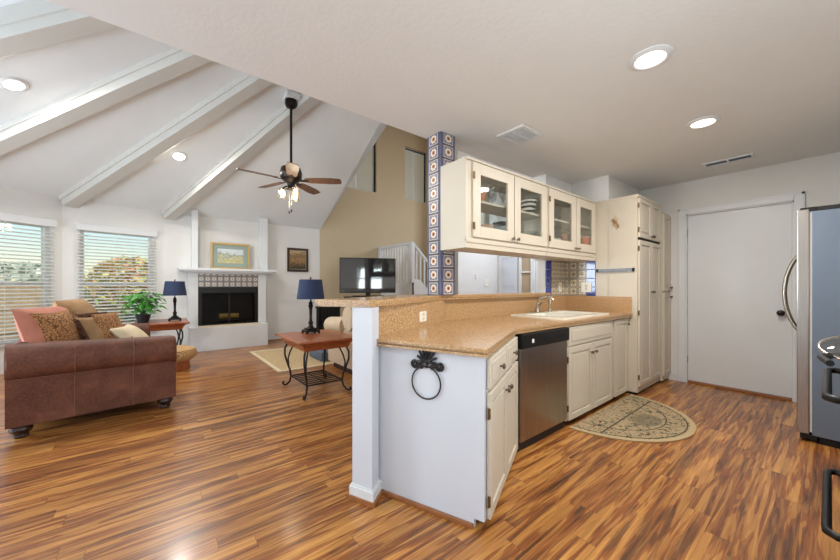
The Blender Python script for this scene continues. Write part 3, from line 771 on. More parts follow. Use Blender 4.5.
# towel ring on end panel
t = thing('towel_ring', 'black scrolled iron towel ring on the white end panel', 'towel ring', tuple(FE @ Vector((.335, .012, .70))))
m = MB(FE); cx, cz = .335, .81
for i in range(9):
    a = PI * (-.06 + 1.12 * i / 8); r = .062
    m.tube([(cx, .02, cz), (cx + .5 * r * math.cos(a), .03, cz + .5 * r * math.sin(a) + .005), (cx + r * math.cos(a), .022, cz + r * math.sin(a) * 1.15 + .008)], [.004, .0075, .006], 6)
m.sph((cx, .022, cz), .016, (1, .5, 1), 10)
for s in (-1, 1):
    p = []
    for i in range(26):
        a = i / 25 * 3.6 * PI; rr = .026 * (1 - i / 25 * .78)
        p.append((cx + s * (.078 + rr * math.cos(a + PI)), .022, cz - .018 + rr * math.sin(a + PI)))
    m.tube([(cx, .02, cz - .004), (cx + s * .03, .024, cz - .004)] + p, .0052, 6)
    q = [(cx + s * (.034 + .016 * (1 - i / 18) * math.cos(i * .55)), .024, cz - .03 + .016 * (1 - i / 18) * math.sin(i * .55)) for i in range(16)]
    m.tube(q, .0045, 6)
build('scroll_plate', m, 'iron', t, True)
m = MB(FE); m.tube([(cx - .006 + .088 * math.cos(a), .022, .695 + .088 * math.sin(a)) for a in [2 * PI * i / 40 for i in range(40)]], .0042, 8, True); build('ring', m, 'iron', t, True)
build('hanger', MB(FE).tube([(cx, .012, .80), (cx, .026, .79), (cx - .003, .024, .778)], .007), 'iron', t, True)
# outlets
def outlet(F, u, z, w, h, label, holes=True, cat='outlet'):
    c = F @ Vector((u, .002, z)); t = thing('wall_outlet', label, cat, c)
    build('cover_plate', MB(F).box(u - w / 2, u + w / 2, 0, .006, z - h / 2, z + h / 2, .002), 'plate', t)
    m = MB(F)
    if holes: m.box(u - .014, u + .014, .006, .009, z - .03, z - .004, .001); m.box(u - .014, u + .014, .006, .009, z + .004, z + .03, .001)
    else: m.box(u - .012, u + .012, .006, .012, z - .025, z + .025, .002)
    build('receptacle' if holes else 'toggle', m, 'creamfab', t)
FB = frame((-1.735, 1.062, 0), (-.394, .919), (.919, .394))
outlet(FB, .60, .985, .11, .078, 'cream outlet plate on the backsplash near the bar end')
FT = frame((-2.105, 0, 0), (0, 1), (1, 0)); FT2 = frame((-2.099, 0, 0), (0, 1), (1, 0))
# tiled backsplash at the far end
tp = MB().box(-2.172, -2.156, 3.822, 4.19, 1.1, 1.533).boxuv(.1075, (0, 3.822, 1.1)); tw = struct('trim_12', tp, 'tile_wall')
m = MB()
for i in range(4): m.box(-2.172, -2.1555, 3.712, 3.818, 1.103 + i * .1075, 1.205 + i * .1075, .002)
for i in range(4): m.box(-1.897, -1.79, 4.176, 4.1835, 1.103 + i * .1075, 1.205 + i * .1075, .002)
struct('trim_13', m, 'cobalt')
struct('trim_14', MB().box(-2.156, -1.897, 4.177, 4.184, 1.1, 1.524).boxuv(.1075, (-2.112, 0, 1.1)), 'tile_wall')
outlet(frame((-2.155, 0, 0), (0, 1), (1, 0)), 4.02, 1.205, .07, .118, 'tall cream switch plate on the patterned tiles above the sink', False, 'switch')
outlet(frame((-1.895, 4.176, 0), (1, 0), (0, -1)), 0, 1.205, .122, .122, 'square white double plate over the blue tiles at the pantry')

# tiled post standing on the bar
struct('trim_15', MB().box(-2.25, -2.08, 1.90, 2.07, 1.14, H), 'colblue')
m = MB().box(-2.232, -2.10, 1.894, 1.90, 1.14, H).box(-2.08, -2.074, 1.92, 2.052, 1.14, H).box(-2.25, -2.256, 1.92, 2.052, 1.14, H).box(-2.232, -2.10, 2.07, 2.076, 1.14, H)
uvl = m.bm.loops.layers.uv.new('UVMap'); m.bm.normal_update()
for f in m.bm.faces:
    for l in f.loops:
        c = l.vert.co
        l[uvl].uv = ((c.x + 2.232) / .132, (c.z - 1.14) / .118) if abs(f.normal.y) > .5 else ((c.y - 1.92) / .132, (c.z - 1.14) / .118)
struct('trim_16', m, 'tile')

# ------------------------------------------------------------------ upper cabinets with glass doors
FU = frame((-1.79, 0, 0), (0, 1), (1, 0))
def upper(label, y0, y1, backglass, dys):
    t = thing('wall_cabinet', label, 'cabinet', (-1.93, (y0 + y1) / 2, 1.524))
    m = MB(); zb, zt = 1.524, 2.236
    ya, yb = y0 + .02, y1 - .02
    m.box(-2.08, -1.81, y0, ya, zb, zt); m.box(-2.08, -1.81, yb, y1, zb, zt)
    m.box(-2.08, -1.81, ya, yb, 1.67, 1.69); m.box(-2.08, -1.81, ya, yb, zt - .02, zt); m.box(-2.08, -1.81, ya, yb, 1.526, 1.534)
    if not backglass: m.box(-2.08, -2.07, ya, yb, 1.69, zt - .02)
    ym = (y0 + y1) / 2
    m.box(-1.81, -1.79, y0, y0 + .08, zb, zt); m.box(-1.81, -1.79, y1 - .04, y1, zb, zt)
    m.box(-1.81, -1.79, y0 + .08, y1 - .04, zb, 1.62); m.box(-1.81, -1.79, y0 + .08, y1 - .04, zt - .05, zt); m.box(-1.81, -1.79, ym - .02, ym + .02, 1.62, zt - .05)
    build('body', m, 'cab', t)
    build('crown', MB().box(-1.80, -1.772, y0, y1, zt - .02, zt, .004), 'cab', t)
    build('light_rail', MB().box(-1.80, -1.782, y0, y1, 1.565, 1.60, .004), 'cab', t)
    build('shelf', MB().box(-2.058, -1.815, y0 + .02, y1 - .02, 1.912, 1.93), 'cab', t)
    for i, (a, b) in enumerate(dys):
        d = door(FU, a, b, 1.612, 2.208, t, 0, st=.09, glassy=True)
        knob(FU, b - .03 if i == 0 else a + .03, 1.64, d)
        if i == 0:
            for z in (1.70, 2.10): hinge(FU, a + .006, z, d, .018)
    if backglass:
        ym = (y0 + y1) / 2
        m = MB()
        for a, b in ((y0 + .02, y0 + .06), (ym - .03, ym + .03), (y1 - .06, y1 - .02)): m.box(-2.078, -2.06, a, b, 1.71, 2.15)
        m.box(-2.078, -2.06, y0 + .02, y1 - .02, 1.69, 1.71); m.box(-2.078, -2.06, y0 + .02, y1 - .02, 2.15, zt - .02); r = build('rear_frame', m, 'cab', t)
        build('pane', MB().box(-2.072, -2.068, y0 + .06, y1 - .06, 1.71, 2.15), 'glass', r)
    return t
upper('cream glass-door wall cabinet nearest the tiled post, holding goblets and a striped bowl', 1.90, 3.075, True, ((1.967, 2.505), (2.517, 3.057)))
upper('cream glass-door wall cabinet next to the pantry, holding cups and an orange tub', 3.080, 4.183, False, ((3.098, 3.655), (3.667, 4.145)))
# contents
def goblet(x, y, z, label, s=1.0):
    m = MB(); m.lathe([(.034 * s, 0), (.034 * s, .003), (.006, .01), (.005, .07 * s), (.03 * s, .095 * s), (.038 * s, .13 * s), (.033 * s, .17 * s)], (x, y, z), 18)
    return single('goblet', m, 'vessel', (x, y, z), label, 'glass', 'goblets in the glass cabinet', True)
def tumbler(x, y, z, label, r=.034, h=.1, mat='vessel'):
    m = MB(); m.lathe([(r * .85, 0), (r, h), (r * .94, h), (r * .8, .006), (0, .006)], (x, y, z), 18)
    return single('tumbler', m, mat, (x, y, z), label, 'glass', 'glasses in the wall cabinets', True)
def bowl(x, y, z, r, h, mat, label, name='bowl'):
    m = MB(); m.lathe([(r * .45, 0), (r * .8, h * .4), (r, h), (r * .95, h), (r * .74, h * .42), (0, h * .1)], (x, y, z), 24)
    return single(name, m, mat, (x, y, z), label, 'bowl', None, True)
SH = 1.931; SB = 1.691
bowl(-1.93, 2.21, SH, .07, .11, 'terracotta', 'terracotta bowl at the left end of the upper shelf in the glass cabinet')
goblet(-1.90, 2.35, SH, 'goblet beside the terracotta bowl, leftmost of the goblets')
goblet(-1.97, 2.46, SH, 'goblet standing behind the others, second from the terracotta bowl')
goblet(-1.89, 2.51, SH, 'large wide goblet in the middle of the upper shelf', 1.12)
goblet(-1.96, 2.63, SH, 'goblet nearest the centre stile of the first glass cabinet')
bowl(-1.91, 2.27, SB, .075, .06, 'peach', 'peach-coloured bowl at the bottom left of the first glass cabinet')
t = thing('glass_jar', 'clear square glass jar with dark lid on the bottom of the first cabinet', 'jar', (-1.91, 2.52, SB))
build('body', MB().box(-1.965, -1.855, 2.45, 2.59, SB, SB + .10, .012), 'vessel', t); build('lid', MB().box(-1.967, -1.853, 2.447, 2.593, SB + .10, SB + .118, .004), 'iron', t)
bowl(-1.925, 2.965, SH, .085, .16, 'stripe', 'black and white striped mixing bowl on the upper shelf of the glass cabinet')
bowl(-1.925, 2.93, SB, .11, .07, 'vessel', 'wide clear glass bowl below the striped bowl')
bowl(-1.91, 3.47, SB, .06, .05, 'plate', 'little white bowl at the bottom left of the cabinet by the pantry')
tumbler(-1.90, 3.66, SB, 'brown tumbler on the bottom of the cabinet by the pantry, left of its twin', .033, .12, 'terracotta')
tumbler(-1.90, 3.74, SB, 'brown tumbler on the bottom of the cabinet by the pantry, beside the centre stile', .033, .12, 'terracotta')
tumbler(-1.96, 3.60, SH, 'clear tumbler on the upper shelf of the cabinet by the pantry')
t = thing('food_tub', 'orange-red plastic tub at the bottom right of the glass cabinet by the pantry', 'tub', (-1.87, 4.075, SB))
build('body', MB().lathe([(.06, 0), (.066, .11), (0, .11)], (-1.87, 4.075, SB), 22), 'redfood', t, True); build('lid', MB().lathe([(.068, .11), (.068, .122), (0, .122)], (-1.87, 4.075, SB), 22), 'peach', t, True)
bowl(-1.90, 3.93, SB, .06, .1, 'vessel', 'clear glass bowl left of the orange tub')

# ------------------------------------------------------------------ pantry
FP = frame((-1.345, 0, 0), (0, 1), (1, 0))
t = thing('pantry_cabinet', 'tall cream pantry cabinet with two short doors over two long doors', 'cabinet', (-1.5, 4.6, 0))
m = MB(); m.box(-1.648, -1.345, 4.185, 4.94, .03, 2.24).box(-1.79, -1.645, 4.185, 4.204, .0, 2.24); build('body', m, 'cab', t)
build('cornice', MB().box(-1.36, -1.33, 4.18, 4.94, 2.212, 2.242, .004).box(-1.79, -1.345, 4.179, 4.187, 2.222, 2.242), 'cab', t)
build('plinth', MB().box(-1.64, -1.37, 4.2, 4.94, 0, .03), 'gap', t)
build('gap_shade_strip', MB(FP).box(4.20, 4.93, .0, .003, 1.735, 1.765).box(4.930, 4.939, 0, .003, .1, 2.2), 'gap', t)  # dark strips painting the shade in the gaps around the doors
for a, b, ku, hu in ((4.205, 4.59, 4.56, 4.202), (4.598, 4.928, 4.628, 4.93)):
    d = door(FP, a, b, 1.765, 2.205, t); knob(FP, ku, 1.80, d)
    if hu < 4.5:
        for z in (1.85, 2.12): hinge(FP, hu, z, d, .006)
    d = door(FP, a, b, .10, 1.735, t); knob(FP, ku, 1.15, d)
    if hu < 4.5:
        for z in (.2, .92, 1.64): hinge(FP, hu, z, d, .006)
t = thing('pantry_cabinet', 'slim cream cabinet with two stacked doors between the pantry and the white door', 'cabinet', (-1.5, 5.12, 0))
build('body', MB().box(-1.648, -1.318, 4.952, 5.248, .03, 2.15), 'cab', t)
build('plinth', MB().box(-1.64, -1.36, 4.952, 5.248, 0, .03), 'gap', t)
FQ = frame((-1.318, 0, 0), (0, 1), (1, 0))
d = door(FQ, 4.965, 5.235, 1.16, 2.12, t); knob(FQ, 5.19, 1.2, d)
d = door(FQ, 4.965, 5.235, .10, 1.13, t); knob(FQ, 5.19, 1.08, d)
# knife rail and ornament on the pantry side
t = thing('knife_rail', 'silver magnetic knife rail on the side of the pantry', 'rail', (-1.57, 4.18, 1.40))
build('rail', MB().box(-1.755, -1.39, 4.168, 4.184, 1.385, 1.422, .003), 'railmetal', t)
for x in (-1.765, -1.38): build('end_cap', MB().box(x - .012, x + .012, 4.166, 4.185, 1.383, 1.424, .004), 'iron', t)
t = thing('wall_ornament', 'dried flower ornament hanging on the pantry side above the knife rail', 'ornament', (-1.563, 4.18, 1.92))
m = MB()
for i in range(11):
    a = random.uniform(-2.6, -.5) if i % 3 else random.uniform(.9, 2.2); r = random.uniform(.04, .085)
    m.tube([(-1.563, 4.178, 1.96), (-1.563 + r * .5 * math.cos(a), 4.172, 1.96 + r * .5 * math.sin(a)), (-1.563 + r * math.cos(a) * .8, 4.176, 1.96 + r * math.sin(a))], [.004, .006, .003], 6)
build('twigs', m, 'ornament', t, True)
m = MB()
for dx, dz, r in ((0, 0, .022), (.02, -.03, .016), (-.025, .03, .014), (.03, -.055, .012)): m.sph((-1.563 + dx, 4.172, 1.96 + dz), r, (1, .5, 1), 10)
build('blossom', m, 'beigefab', t, True)

# ------------------------------------------------------------------ refrigerator
t = thing('refrigerator', 'stainless steel side-by-side refrigerator with grey side at the right edge', 'refrigerator', (.25, 4.42, 0))
build('body', MB().box(-.088, .66, 3.97, 4.87, .06, 1.80, .006), 'graysteel', t)
build('gasket', MB().box(-.099, -.087, 3.985, 4.86, .08, 1.80), 'plate', t)
FR = frame((0, 0, 0), (1, 0), (0, 1))
for y0, y1, hy in ((3.97, 4.415, 4.36), (4.425, 4.87, 4.46)):
    d = build('door', MB().box(-.166, -.1, y0, y1, .065, 1.82, .008), 'steel', t)
    p = [(-.166 - .09 * (1 - ((i - 7) / 7) ** 2) ** .8 - .0, hy, .825 + i * .67 / 14) for i in range(15)]
    build('handle', MB().tube(p, .013, 10), 'chrome', d, True)
build('top_hinge', MB().box(-.15, -.06, 3.975, 4.03, 1.80, 1.835, .006).box(-.15, -.06, 4.81, 4.86, 1.80, 1.835, .006), 'black', t)
build('top_trim', MB().box(-.06, .66, 3.97, 4.87, 1.80, 1.832, .003), 'iron', t)
build('kick_grille', MB().box(-.15, -.06, 3.985, 4.86, .02, .062, .005).box(-.05, .65, 4.0, 4.85, .0, .06), 'black', t)
build('foot', MB().cyl((-.03, 4.02, 0), (-.03, 4.02, .06), .02), 'iron', t)

# ------------------------------------------------------------------ range, skillet
t = thing('range', 'black kitchen range with bar handles at the right edge, mostly out of frame', 'range', (.4, 2.14, 0))
build('body', MB().box(.055, .70, 1.765, 2.52, .0, .895, .004), 'black', t)
build('cooktop', MB().box(.045, .70, 1.765, 2.52, .895, .918, .005), 'black', t)
def rhandle(z, name, y0=1.83, y1=2.49):
    m = MB(); m.tube([(.05, y0 + .02, z), (.015, y0 + .012, z), (-.006, y0 + .03, z), (-.008, y0 + .07, z), (-.008, y1 - .07, z), (-.006, y1 - .03, z), (.015, y1 - .012, z), (.05, y1 - .02, z)], .0135, 12)
    return m
d = build('oven_door', MB().box(.042, .056, 1.785, 2.50, .47, .88, .004), 'black', t); build('handle', rhandle(.825, 'h'), 'black', d, True)
d = build('drawer', MB().box(.042, .056, 1.785, 2.50, .03, .455, .004), 'black', t); build('handle', rhandle(.35, 'h'), 'black', d, True)
m = MB()
for x in (.25, .52):
    for y in (1.98, 2.32): m.tube([(x + .08 * math.cos(a), y + .08 * math.sin(a), .924) for a in [2 * PI * i / 20 for i in range(20)]], .006, 6, True)
build('burner', m, 'iron', t)
t = thing('skillet', 'black skillet with domed glass lid on the front of the range', 'pan', (.115, 2.16, .918))
build('pan', MB().lathe([(.09, 0), (.112, .02), (.116, .024), (.106, .02), (.085, .008), (0, .008)], (.115, 2.16, .918), 32), 'black', t, True)
build('handle', MB().tube([(.0, 2.07, .945), (-.02, 2.04, .94), (.0, 1.94, .935)], [.012, .013, .012]), 'black', t, True)
LT = Matrix.Translation((.115, 2.16, .972)) @ Matrix.Rotation(math.radians(17), 4, 'X') @ Matrix.Translation((-.115, -2.16, -.956))
ld = build('lid', MB(LT).lathe([(.142, .036), (.145, .039), (.11, .055), (.05, .066), (0, .068), ], (.115, 2.16, .918), 32), 'vessel', t, True)
build('lid_rim', MB(LT).tube([(.115 + .144 * math.cos(a), 2.16 + .144 * math.sin(a), .956) for a in [2 * PI * i / 40 for i in range(40)]], .005, 8, True), 'chrome', ld, True)
build('lid_knob', MB(LT).lathe([(.012, .066), (.012, .085), (.028, .092), (.028, .104), (0, .108)], (.115, 2.16, .918), 16), 'black', ld, True)

# ------------------------------------------------------------------ ceiling fixtures
def downlight(c, n, r, label, mat, group, warm=None, e=0):
    c, n = Vector(c), Vector(n).normalized()          # n points into the room
    t = thing('ceiling_downlight', label, 'light', c, 0, group)
    m = MB(); m.lathe([(r * .70, .002), (r * .70, .012), (r * .78, .016), (r, .006), (r, 0)], c, 32, n); build('trim_ring', m, 'trim', t, True)
    build('lens', MB().lathe([(r * .71, .006), (r * .5, .010), (0, .012)], c, 28, n), mat, t, True)
    if e:
        l = light('downlight_lamp', 'AREA', c + n * .03, e, warm, r * 1.4, target=c + n); l.data.shape = 'DISK'
G1 = 'recessed kitchen downlights'; G2 = 'recessed downlights in the vault'
downlight((-.653, 2.235, H), (0, 0, -1), .108, 'larger-looking kitchen downlight nearest the camera', 'lamp', G1, (1, .96, .91), 22)
downlight((-.641, 3.44, H), (0, 0, -1), .108, 'kitchen downlight further back, near the slim ceiling vent', 'lamp', G1, (1, .96, .91), 22)
for x, y in ((-.65, .9), (-.65, -.6), (-1.7, -.4), (-1.3, -2.2)):
    l = light('downlight_lamp', 'AREA', (x, y, H - .02), 4.5, (1, .95, .88), .15, target=(x, y, 0)); l.data.shape = 'DISK'  # added lamps without fittings, fill over the unseen part of the kitchen
n1 = Vector((.2164, .3339, -.9174)); n2 = Vector((.4416, .0984, -.8918))
downlight(Vector((-5.335, -1.147, 3.324)) + n1 * .004, n1, .11, 'downlight at the left edge between the first two beams', 'lampcool', G2, (1, .96, .9), 36)
downlight(Vector((-6.485, .3046, 3.2855)) + n2 * .004, n2, .11, 'downlight between the two right-hand beams near the ceiling fan', 'lampcool', G2, (1, .96, .9), 36)
t = thing('ceiling_vent', 'square white grid vent in the ceiling above the wall cabinets', 'vent', (-1.70, 2.49, H))
m = MB(); x0, x1, y0, y1 = -1.835, -1.57, 2.34, 2.645
m.box(x0, x0 + .03, y0 + .03, y1 - .03, H - .012, H).box(x1 - .03, x1, y0 + .03, y1 - .03, H - .012, H).box(x0, x1, y0, y0 + .03, H - .012, H).box(x0, x1, y1 - .03, y1, H - .012, H); build('frame', m, 'trim', t)
build('backing', MB().box(x0 + .02, x1 - .02, y0 + .02, y1 - .02, H - .003, H), 'hinge', t)
m = MB()
for i in range(9): m.box(x0 + .03, x1 - .03, y0 + .044 + i * .026, y0 + .051 + i * .026, H - .010, H - .003)
m.box(-1.708, -1.696, y0 + .03, y1 - .03, H - .0125, H - .002); build('louvre', m, 'trim', t)
t = thing('ceiling_vent', 'slim white two-section vent in the ceiling above the white door', 'vent', (-.67, 4.69, H))
m = MB(); x0, x1, y0, y1 = -.868, -.478, 4.615, 4.757
m.box(x0, x1, y0, y0 + .02, H - .012, H).box(x0, x1, y1 - .02, y1, H - .012, H).box(x0, x0 + .02, y0 + .02, y1 - .02, H - .012, H).box(x1 - .02, x1, y0 + .02, y1 - .02, H - .012, H).box(-.68, -.666, y0 + .02, y1 - .02, H - .012, H); build('frame', m, 'trim', t)
build('backing', MB().box(x0 + .01, x1 - .01, y0 + .01, y1 - .01, H - .002, H), 'gap', t)
m = MB()
for i in range(3): m.box(x0 + .02, x1 - .02, y0 + .040 + i * .03, y0 + .044 + i * .03, H - .009, H - .003)
build('louvre', m, 'graysteel', t)

# ceiling fan on the fourth beam
fx, fy = -5.14, 1.62; fz = 2.80
t = thing('ceiling_fan', 'dark bronze ceiling fan with five walnut blades and glass shades on a long downrod', 'ceiling fan', (fx, fy, fz))
build('canopy', MB().lathe([(.03, 3.92), (.075, 3.94), (.09, 3.98), (.085, 4.06), (.0, 4.06)], (fx, fy, 0), 24), 'bronze', t, True)
build('mounting_block', MB().box(fx - .13, fx + .13, fy - .10, fy + .10, 4.04, 4.12, .01), 'trim', t)
build('downrod', MB().cyl((fx, fy, fz + .2), (fx, fy, 3.95), .019), 'bronze', t, True)
build('motor', MB().lathe([(.03, .27), (.06, .25), (.14, .21), (.16, .14), (.155, .06), (.12, .02), (.06, -.02), (.05, -.06), (.07, -.08), (.07, -.11), (0, -.12)], (fx, fy, fz), 28), 'bronze', t, True)
a0 = math.atan2(-fy, -fx) + .03
for i in range(5):
    a = a0 + i * 2 * PI / 5
    T = Matrix.Translation((fx, fy, fz + .03)) @ Matrix.Rotation(a, 4, 'Z') @ Matrix.Rotation(-.20, 4, 'X')
    m = MB(T); m.prism([(.21, -.055), (.30, -.075), (.60, -.088), (.74, -.07), (.755, 0), (.74, .07), (.60, .088), (.30, .075), (.21, .055)], -.004, .004); b = build('blade', m, 'blade', t)
    m = MB(T); m.prism([(.10, -.02), (.22, -.035), (.27, 0), (.22, .035), (.10, .02)], -.012, -.005); build('blade_bracket', m, 'bronze', b)
for i in range(3):
    a = a0 + .5 + i * 2 * PI / 3; c = (fx + .12 * math.cos(a), fy + .12 * math.sin(a))
    s = build('lamp_arm', MB().tube([(fx, fy, fz - .09), (fx + .07 * math.cos(a), fy + .07 * math.sin(a), fz - .07), (c[0], c[1], fz - .11)], .012), 'bronze', t, True)
    build('lamp_shade', MB().lathe([(.025, -.10), (.05, -.115), (.056, -.15), (.06, -.25), (.057, -.25), (.05, -.15), (.02, -.11)], (c[0], c[1], fz), 20), 'shadeglass', t, True)
    build('bulb', MB().sph((c[0], c[1], fz - .18), .038, (1, 1, 1.4), 12), 'bulb', t, True)
m = MB(); m.cyl((fx + .02, fy, fz - .42), (fx + .02, fy, fz - .1), .002, seg=6).cyl((fx - .02, fy - .02, fz - .44), (fx - .02, fy - .02, fz - .1), .002, seg=6)
build('pull_chain', m, 'chrome', t)
build('chain_fob', MB().cyl((fx + .02, fy, fz - .46), (fx + .02, fy, fz - .42), .009).cyl((fx - .02, fy - .02, fz - .48), (fx - .02, fy - .02, fz - .44), .009), 'bronze', t)
light('fan_lamp', 'POINT', (fx, fy, fz - .32), 14, (1, .84, .62)).data.shadow_soft_size = .1

# ------------------------------------------------------------------ rugs
rx, ry = -1.40, 3.46
poly = [(rx, ry - .69)] + [(rx + .70 * math.sin(a), ry - .69 * math.cos(a)) for a in [PI * i / 40 for i in range(1, 40)]] + [(rx, ry + .69)]
single('half_moon_rug', MB().prism(poly, .001, .010), 'rughalf', (rx, ry, 0), 'half-moon beige patterned rug on the floor before the sink cabinet', 'rug')
t = thing('area_rug', 'tan woven area rug on the floor between fireplace and iron side table', 'rug', (-5.75, 2.5, 0))
build('weave', MB().box(-6.62, -4.92, 1.42, 2.54, .001, .010), 'rugarea', t)
build('border', MB().box(-6.70, -6.62, 1.36, 2.60, .001, .012).box(-4.92, -4.86, 1.36, 2.60, .001, .012).box(-6.62, -4.92, 1.36, 1.42, .001, .012).box(-6.62, -4.92, 2.54, 2.60, .001, .012), 'creamfab', t)

# ------------------------------------------------------------------ leather sofa
SO = (-4.03, -.89, 0); SR = math.radians(7.5); SM = Matrix.Translation(SO) @ Matrix.Rotation(SR, 4, 'Z')
L, D = 1.75, 1.07
t = thing('sofa', 'brown leather rolled-arm sofa seen from its side at the left', 'sofa', SO, SR)
def rolled(x0, side):
    """an arm: flat side slab plus a scroll that overhangs outward (side=+1 near arm)"""
    prof = [(0, .10), (0, .46), (.035 * side, .475), (.06 * side, .52), (.066 * side, .58), (.05 * side, .65), (.0, .70), (-.07 * side, .715), (-.14 * side, .69), (-.185 * side, .63), (-.19 * side, .55), (-.17 * side, .48), (-.16 * side, .10)]
    m = MB(SM @ Matrix(((1, 0, 0, x0), (0, 0, 1, 0), (0, 1, 0, 0), (0, 0, 0, 1))))
    def sec(y, dz=0, k=1.0): return [m.bm.verts.new(m.M @ Vector((p[0] * k, p[1] + dz * (p[1] - .1), y))) for p in prof]
    secs = [sec(-.018, .07, .75), sec(-.004, .07, 1), sec(.35, .05), sec(.7, .02), sec(1.03, 0), sec(1.06, -.01, .86), sec(1.07, -.02, .6)]
    for a, b in zip(secs, secs[1:]):
        for i in range(len(prof)): m.bm.faces.new((a[i], a[(i + 1) % len(prof)], b[(i + 1) % len(prof)], b[i]))
    m.bm.faces.new(secs[0]); m.bm.faces.new(secs[-1][::-1])
    return m
o = build('arm', rolled(0, 1), 'leather', t, True)
m = MB(SM)
for y in (.36, .74):
    m.tube([(.002, y, .10), (.002, y, .46), (.04, y, .485), (.066, y, .55), (.066, y, .62), (.03, y, .70), (-.07, y, .735), (-.15, y, .70)], .0035, 6)
m.tube([(.003, .0, .475), (.003, .4, .474), (.003, .8, .466), (.003, 1.03, .458)], .004, 6)
build('seam', m, 'seam', o, True)
build('arm', rolled(-L, -1), 'leather', t, True)
build('base', MB(SM).box(-L + .02, -.02, .03, 1.0, .10, .32, .02), 'leather', t)
m = MB(SM)
for a, b in ((-L + .17, -.885), (-.865, -.17)): m.box(a, b, .26, 1.03, .32, .48, .05)
build('seat_cushion', m, 'leather', t, True)
m = MB(SM); m.box(-L + .03, -.10, -.02, .20, .10, .70, .06); m.cyl((-L + .06, .06, .68), (-.14, .06, .68), .075, seg=20); build('backrest', m, 'leather', t, True)
for x in (-.12, -L + .12):
    for y in (.06, .99):
        build('foot', MB(SM).lathe([(.035, 0), (.045, .012), (.042, .03), (.06, .05), (.068, .07), (.06, .09), (.04, .10), (.04, .105)], (x + (.06 if x > -.5 else -.06), y, 0), 20), 'darkfoot', t, True)
def cushion(name, label, x, y, z, w, h, th, rx, rz, mat, parts=None, ry=0, pinch=.12):
    T = SM @ Matrix.Translation((x, y, z)) @ Matrix.Rotation(rz, 4, 'Z') @ Matrix.Rotation(ry, 4, 'Y') @ Matrix.Rotation(rx, 4, 'X')
    base = SM @ Vector((x, y, z - h * .42))
    t = thing(name, label, 'cushion', base); build('cover', MB(T).pillow(w, h, th, pinch=pinch), mat, t, True)
    return t, T
cushion('back_cushion', 'big tan velvet cushion leaning on the sofa back behind the fringed pillow', -.84, .42, .82, .62, .56, .26, -1.18, -.3, 'beigefab', pinch=.0)
cushion('back_cushion', 'big tan velvet cushion at the far end of the sofa back by the window', -1.34, .33, .80, .56, .54, .24, -1.22, -.1, 'beigefab', pinch=.0)
t, T = cushion('throw_pillow', 'rose and animal-print flanged pillow leaning at the near arm', -.37, .24, .79, .44, .46, .22, -1.25, -.62, 'leopard')
m = MB(T); m.pillow(.47, .47, .2, Matrix.Translation((0, 0, -.03)) @ Matrix.Diagonal((1.14, 1.12, .95, 1)), pinch=.02); build('flange', m, 'pinkfab', t, True)
t, T = cushion('throw_pillow', 'tan pillow with dark brown fringe in the middle of the sofa', -.52, .56, .74, .40, .42, .2, -1.1, -.72, 'beigefab')
build('print_panel', MB(T).pillow(.30, .30, .06, Matrix.Translation((-.03, -.04, .075)), pinch=.05), 'leopard', t, True)
m = MB(T)
for i in range(40):
    a = -.17 + .34 * i / 39; m.tube([(a, -.19, 0), (a + random.uniform(-.01, .01), -.21, .012), (a + random.uniform(-.02, .02), -.235, -.01)], .005, 5); m.tube([(.175, a, 0), (.195, a, .012), (.215, a + random.uniform(-.02, .02), -.01)], .005, 5)
build('fringe', m, 'fringe', t)
cushion('throw_pillow', 'plain cream pillow lying at the front of the sofa seat', -.55, .80, .64, .42, .42, .2, -.85, -.45, 'creamfab')

# ------------------------------------------------------------------ iron side tables and lamps
def side_table(loc, label):
    t = thing('side_table', label, 'table', loc, 0, 'wood and iron side tables'); X, Y, _ = loc
    def rect(w, d, z, m): return [m.bm.verts.new(m.M @ Vector((X + sx * w / 2, Y + sy * d / 2, z))) for sx, sy in ((-1, -1), (1, -1), (1, 1), (-1, 1))]
    m = MB(); prev = None
    for w, d, z in ((.66, .50, .515), (.68, .52, .525), (.70, .54, .56), (.76, .60, .595), (.86, .68, .612), (.88, .70, .618), (.88, .70, .632), (.87, .69, .635)):
        r = rect(w, d, z, m)
        if prev:
            for i in range(4): m.bm.faces.new((prev[i], prev[(i + 1) % 4], r[(i + 1) % 4], r[i]))
        else: m.bm.faces.new(r[::-1])
        prev = r
    m.bm.faces.new(prev); build('tabletop', m, 'cherry', t)
    for sx, sy in ((-1, -1), (1, -1), (1, 1), (-1, 1)):
        m = MB()
        def P(o, z): return (X + sx * (.25 + o), Y + sy * (.19 + o * .8), z)
        m.tube([P(.06, .52), P(.085, .46), P(.085, .38), P(.06, .29), P(.03, .2), P(.02, .12), P(.035, .06), P(.065, .022), P(.095, .016), P(.11, .035), P(.095, .05)], .0115, 8)
        m.tube([P(-.03, .515), P(.0, .49), P(.03, .42), P(.05, .34), P(.045, .26)], .009, 8)
        build('leg', m, 'iron', t, True)
    m = MB(); z = .13
    a, b = .27, .205
    m.tube([(X - a, Y - b, z), (X + a, Y - b, z), (X + a, Y + b, z), (X - a, Y + b, z)], .010, 6, True)
    m.tube([(X - a, Y, z), (X + a, Y, z)], .008, 6)
    for i in range(6): m.tube([(X - a + .08 + i * .076, Y - b, z), (X - a + .08 + i * .076, Y + b, z)], .007, 6)
    build('lower_shelf', m, 'iron', t, True); return t
st = side_table((-3.84, 1.50, 0), 'cherry side table on curled iron legs at the half wall, holding a lamp')
dup(st, (-6.95, .10, 0), 0, 'cherry side table on curled iron legs behind the sofa, by the fireplace')
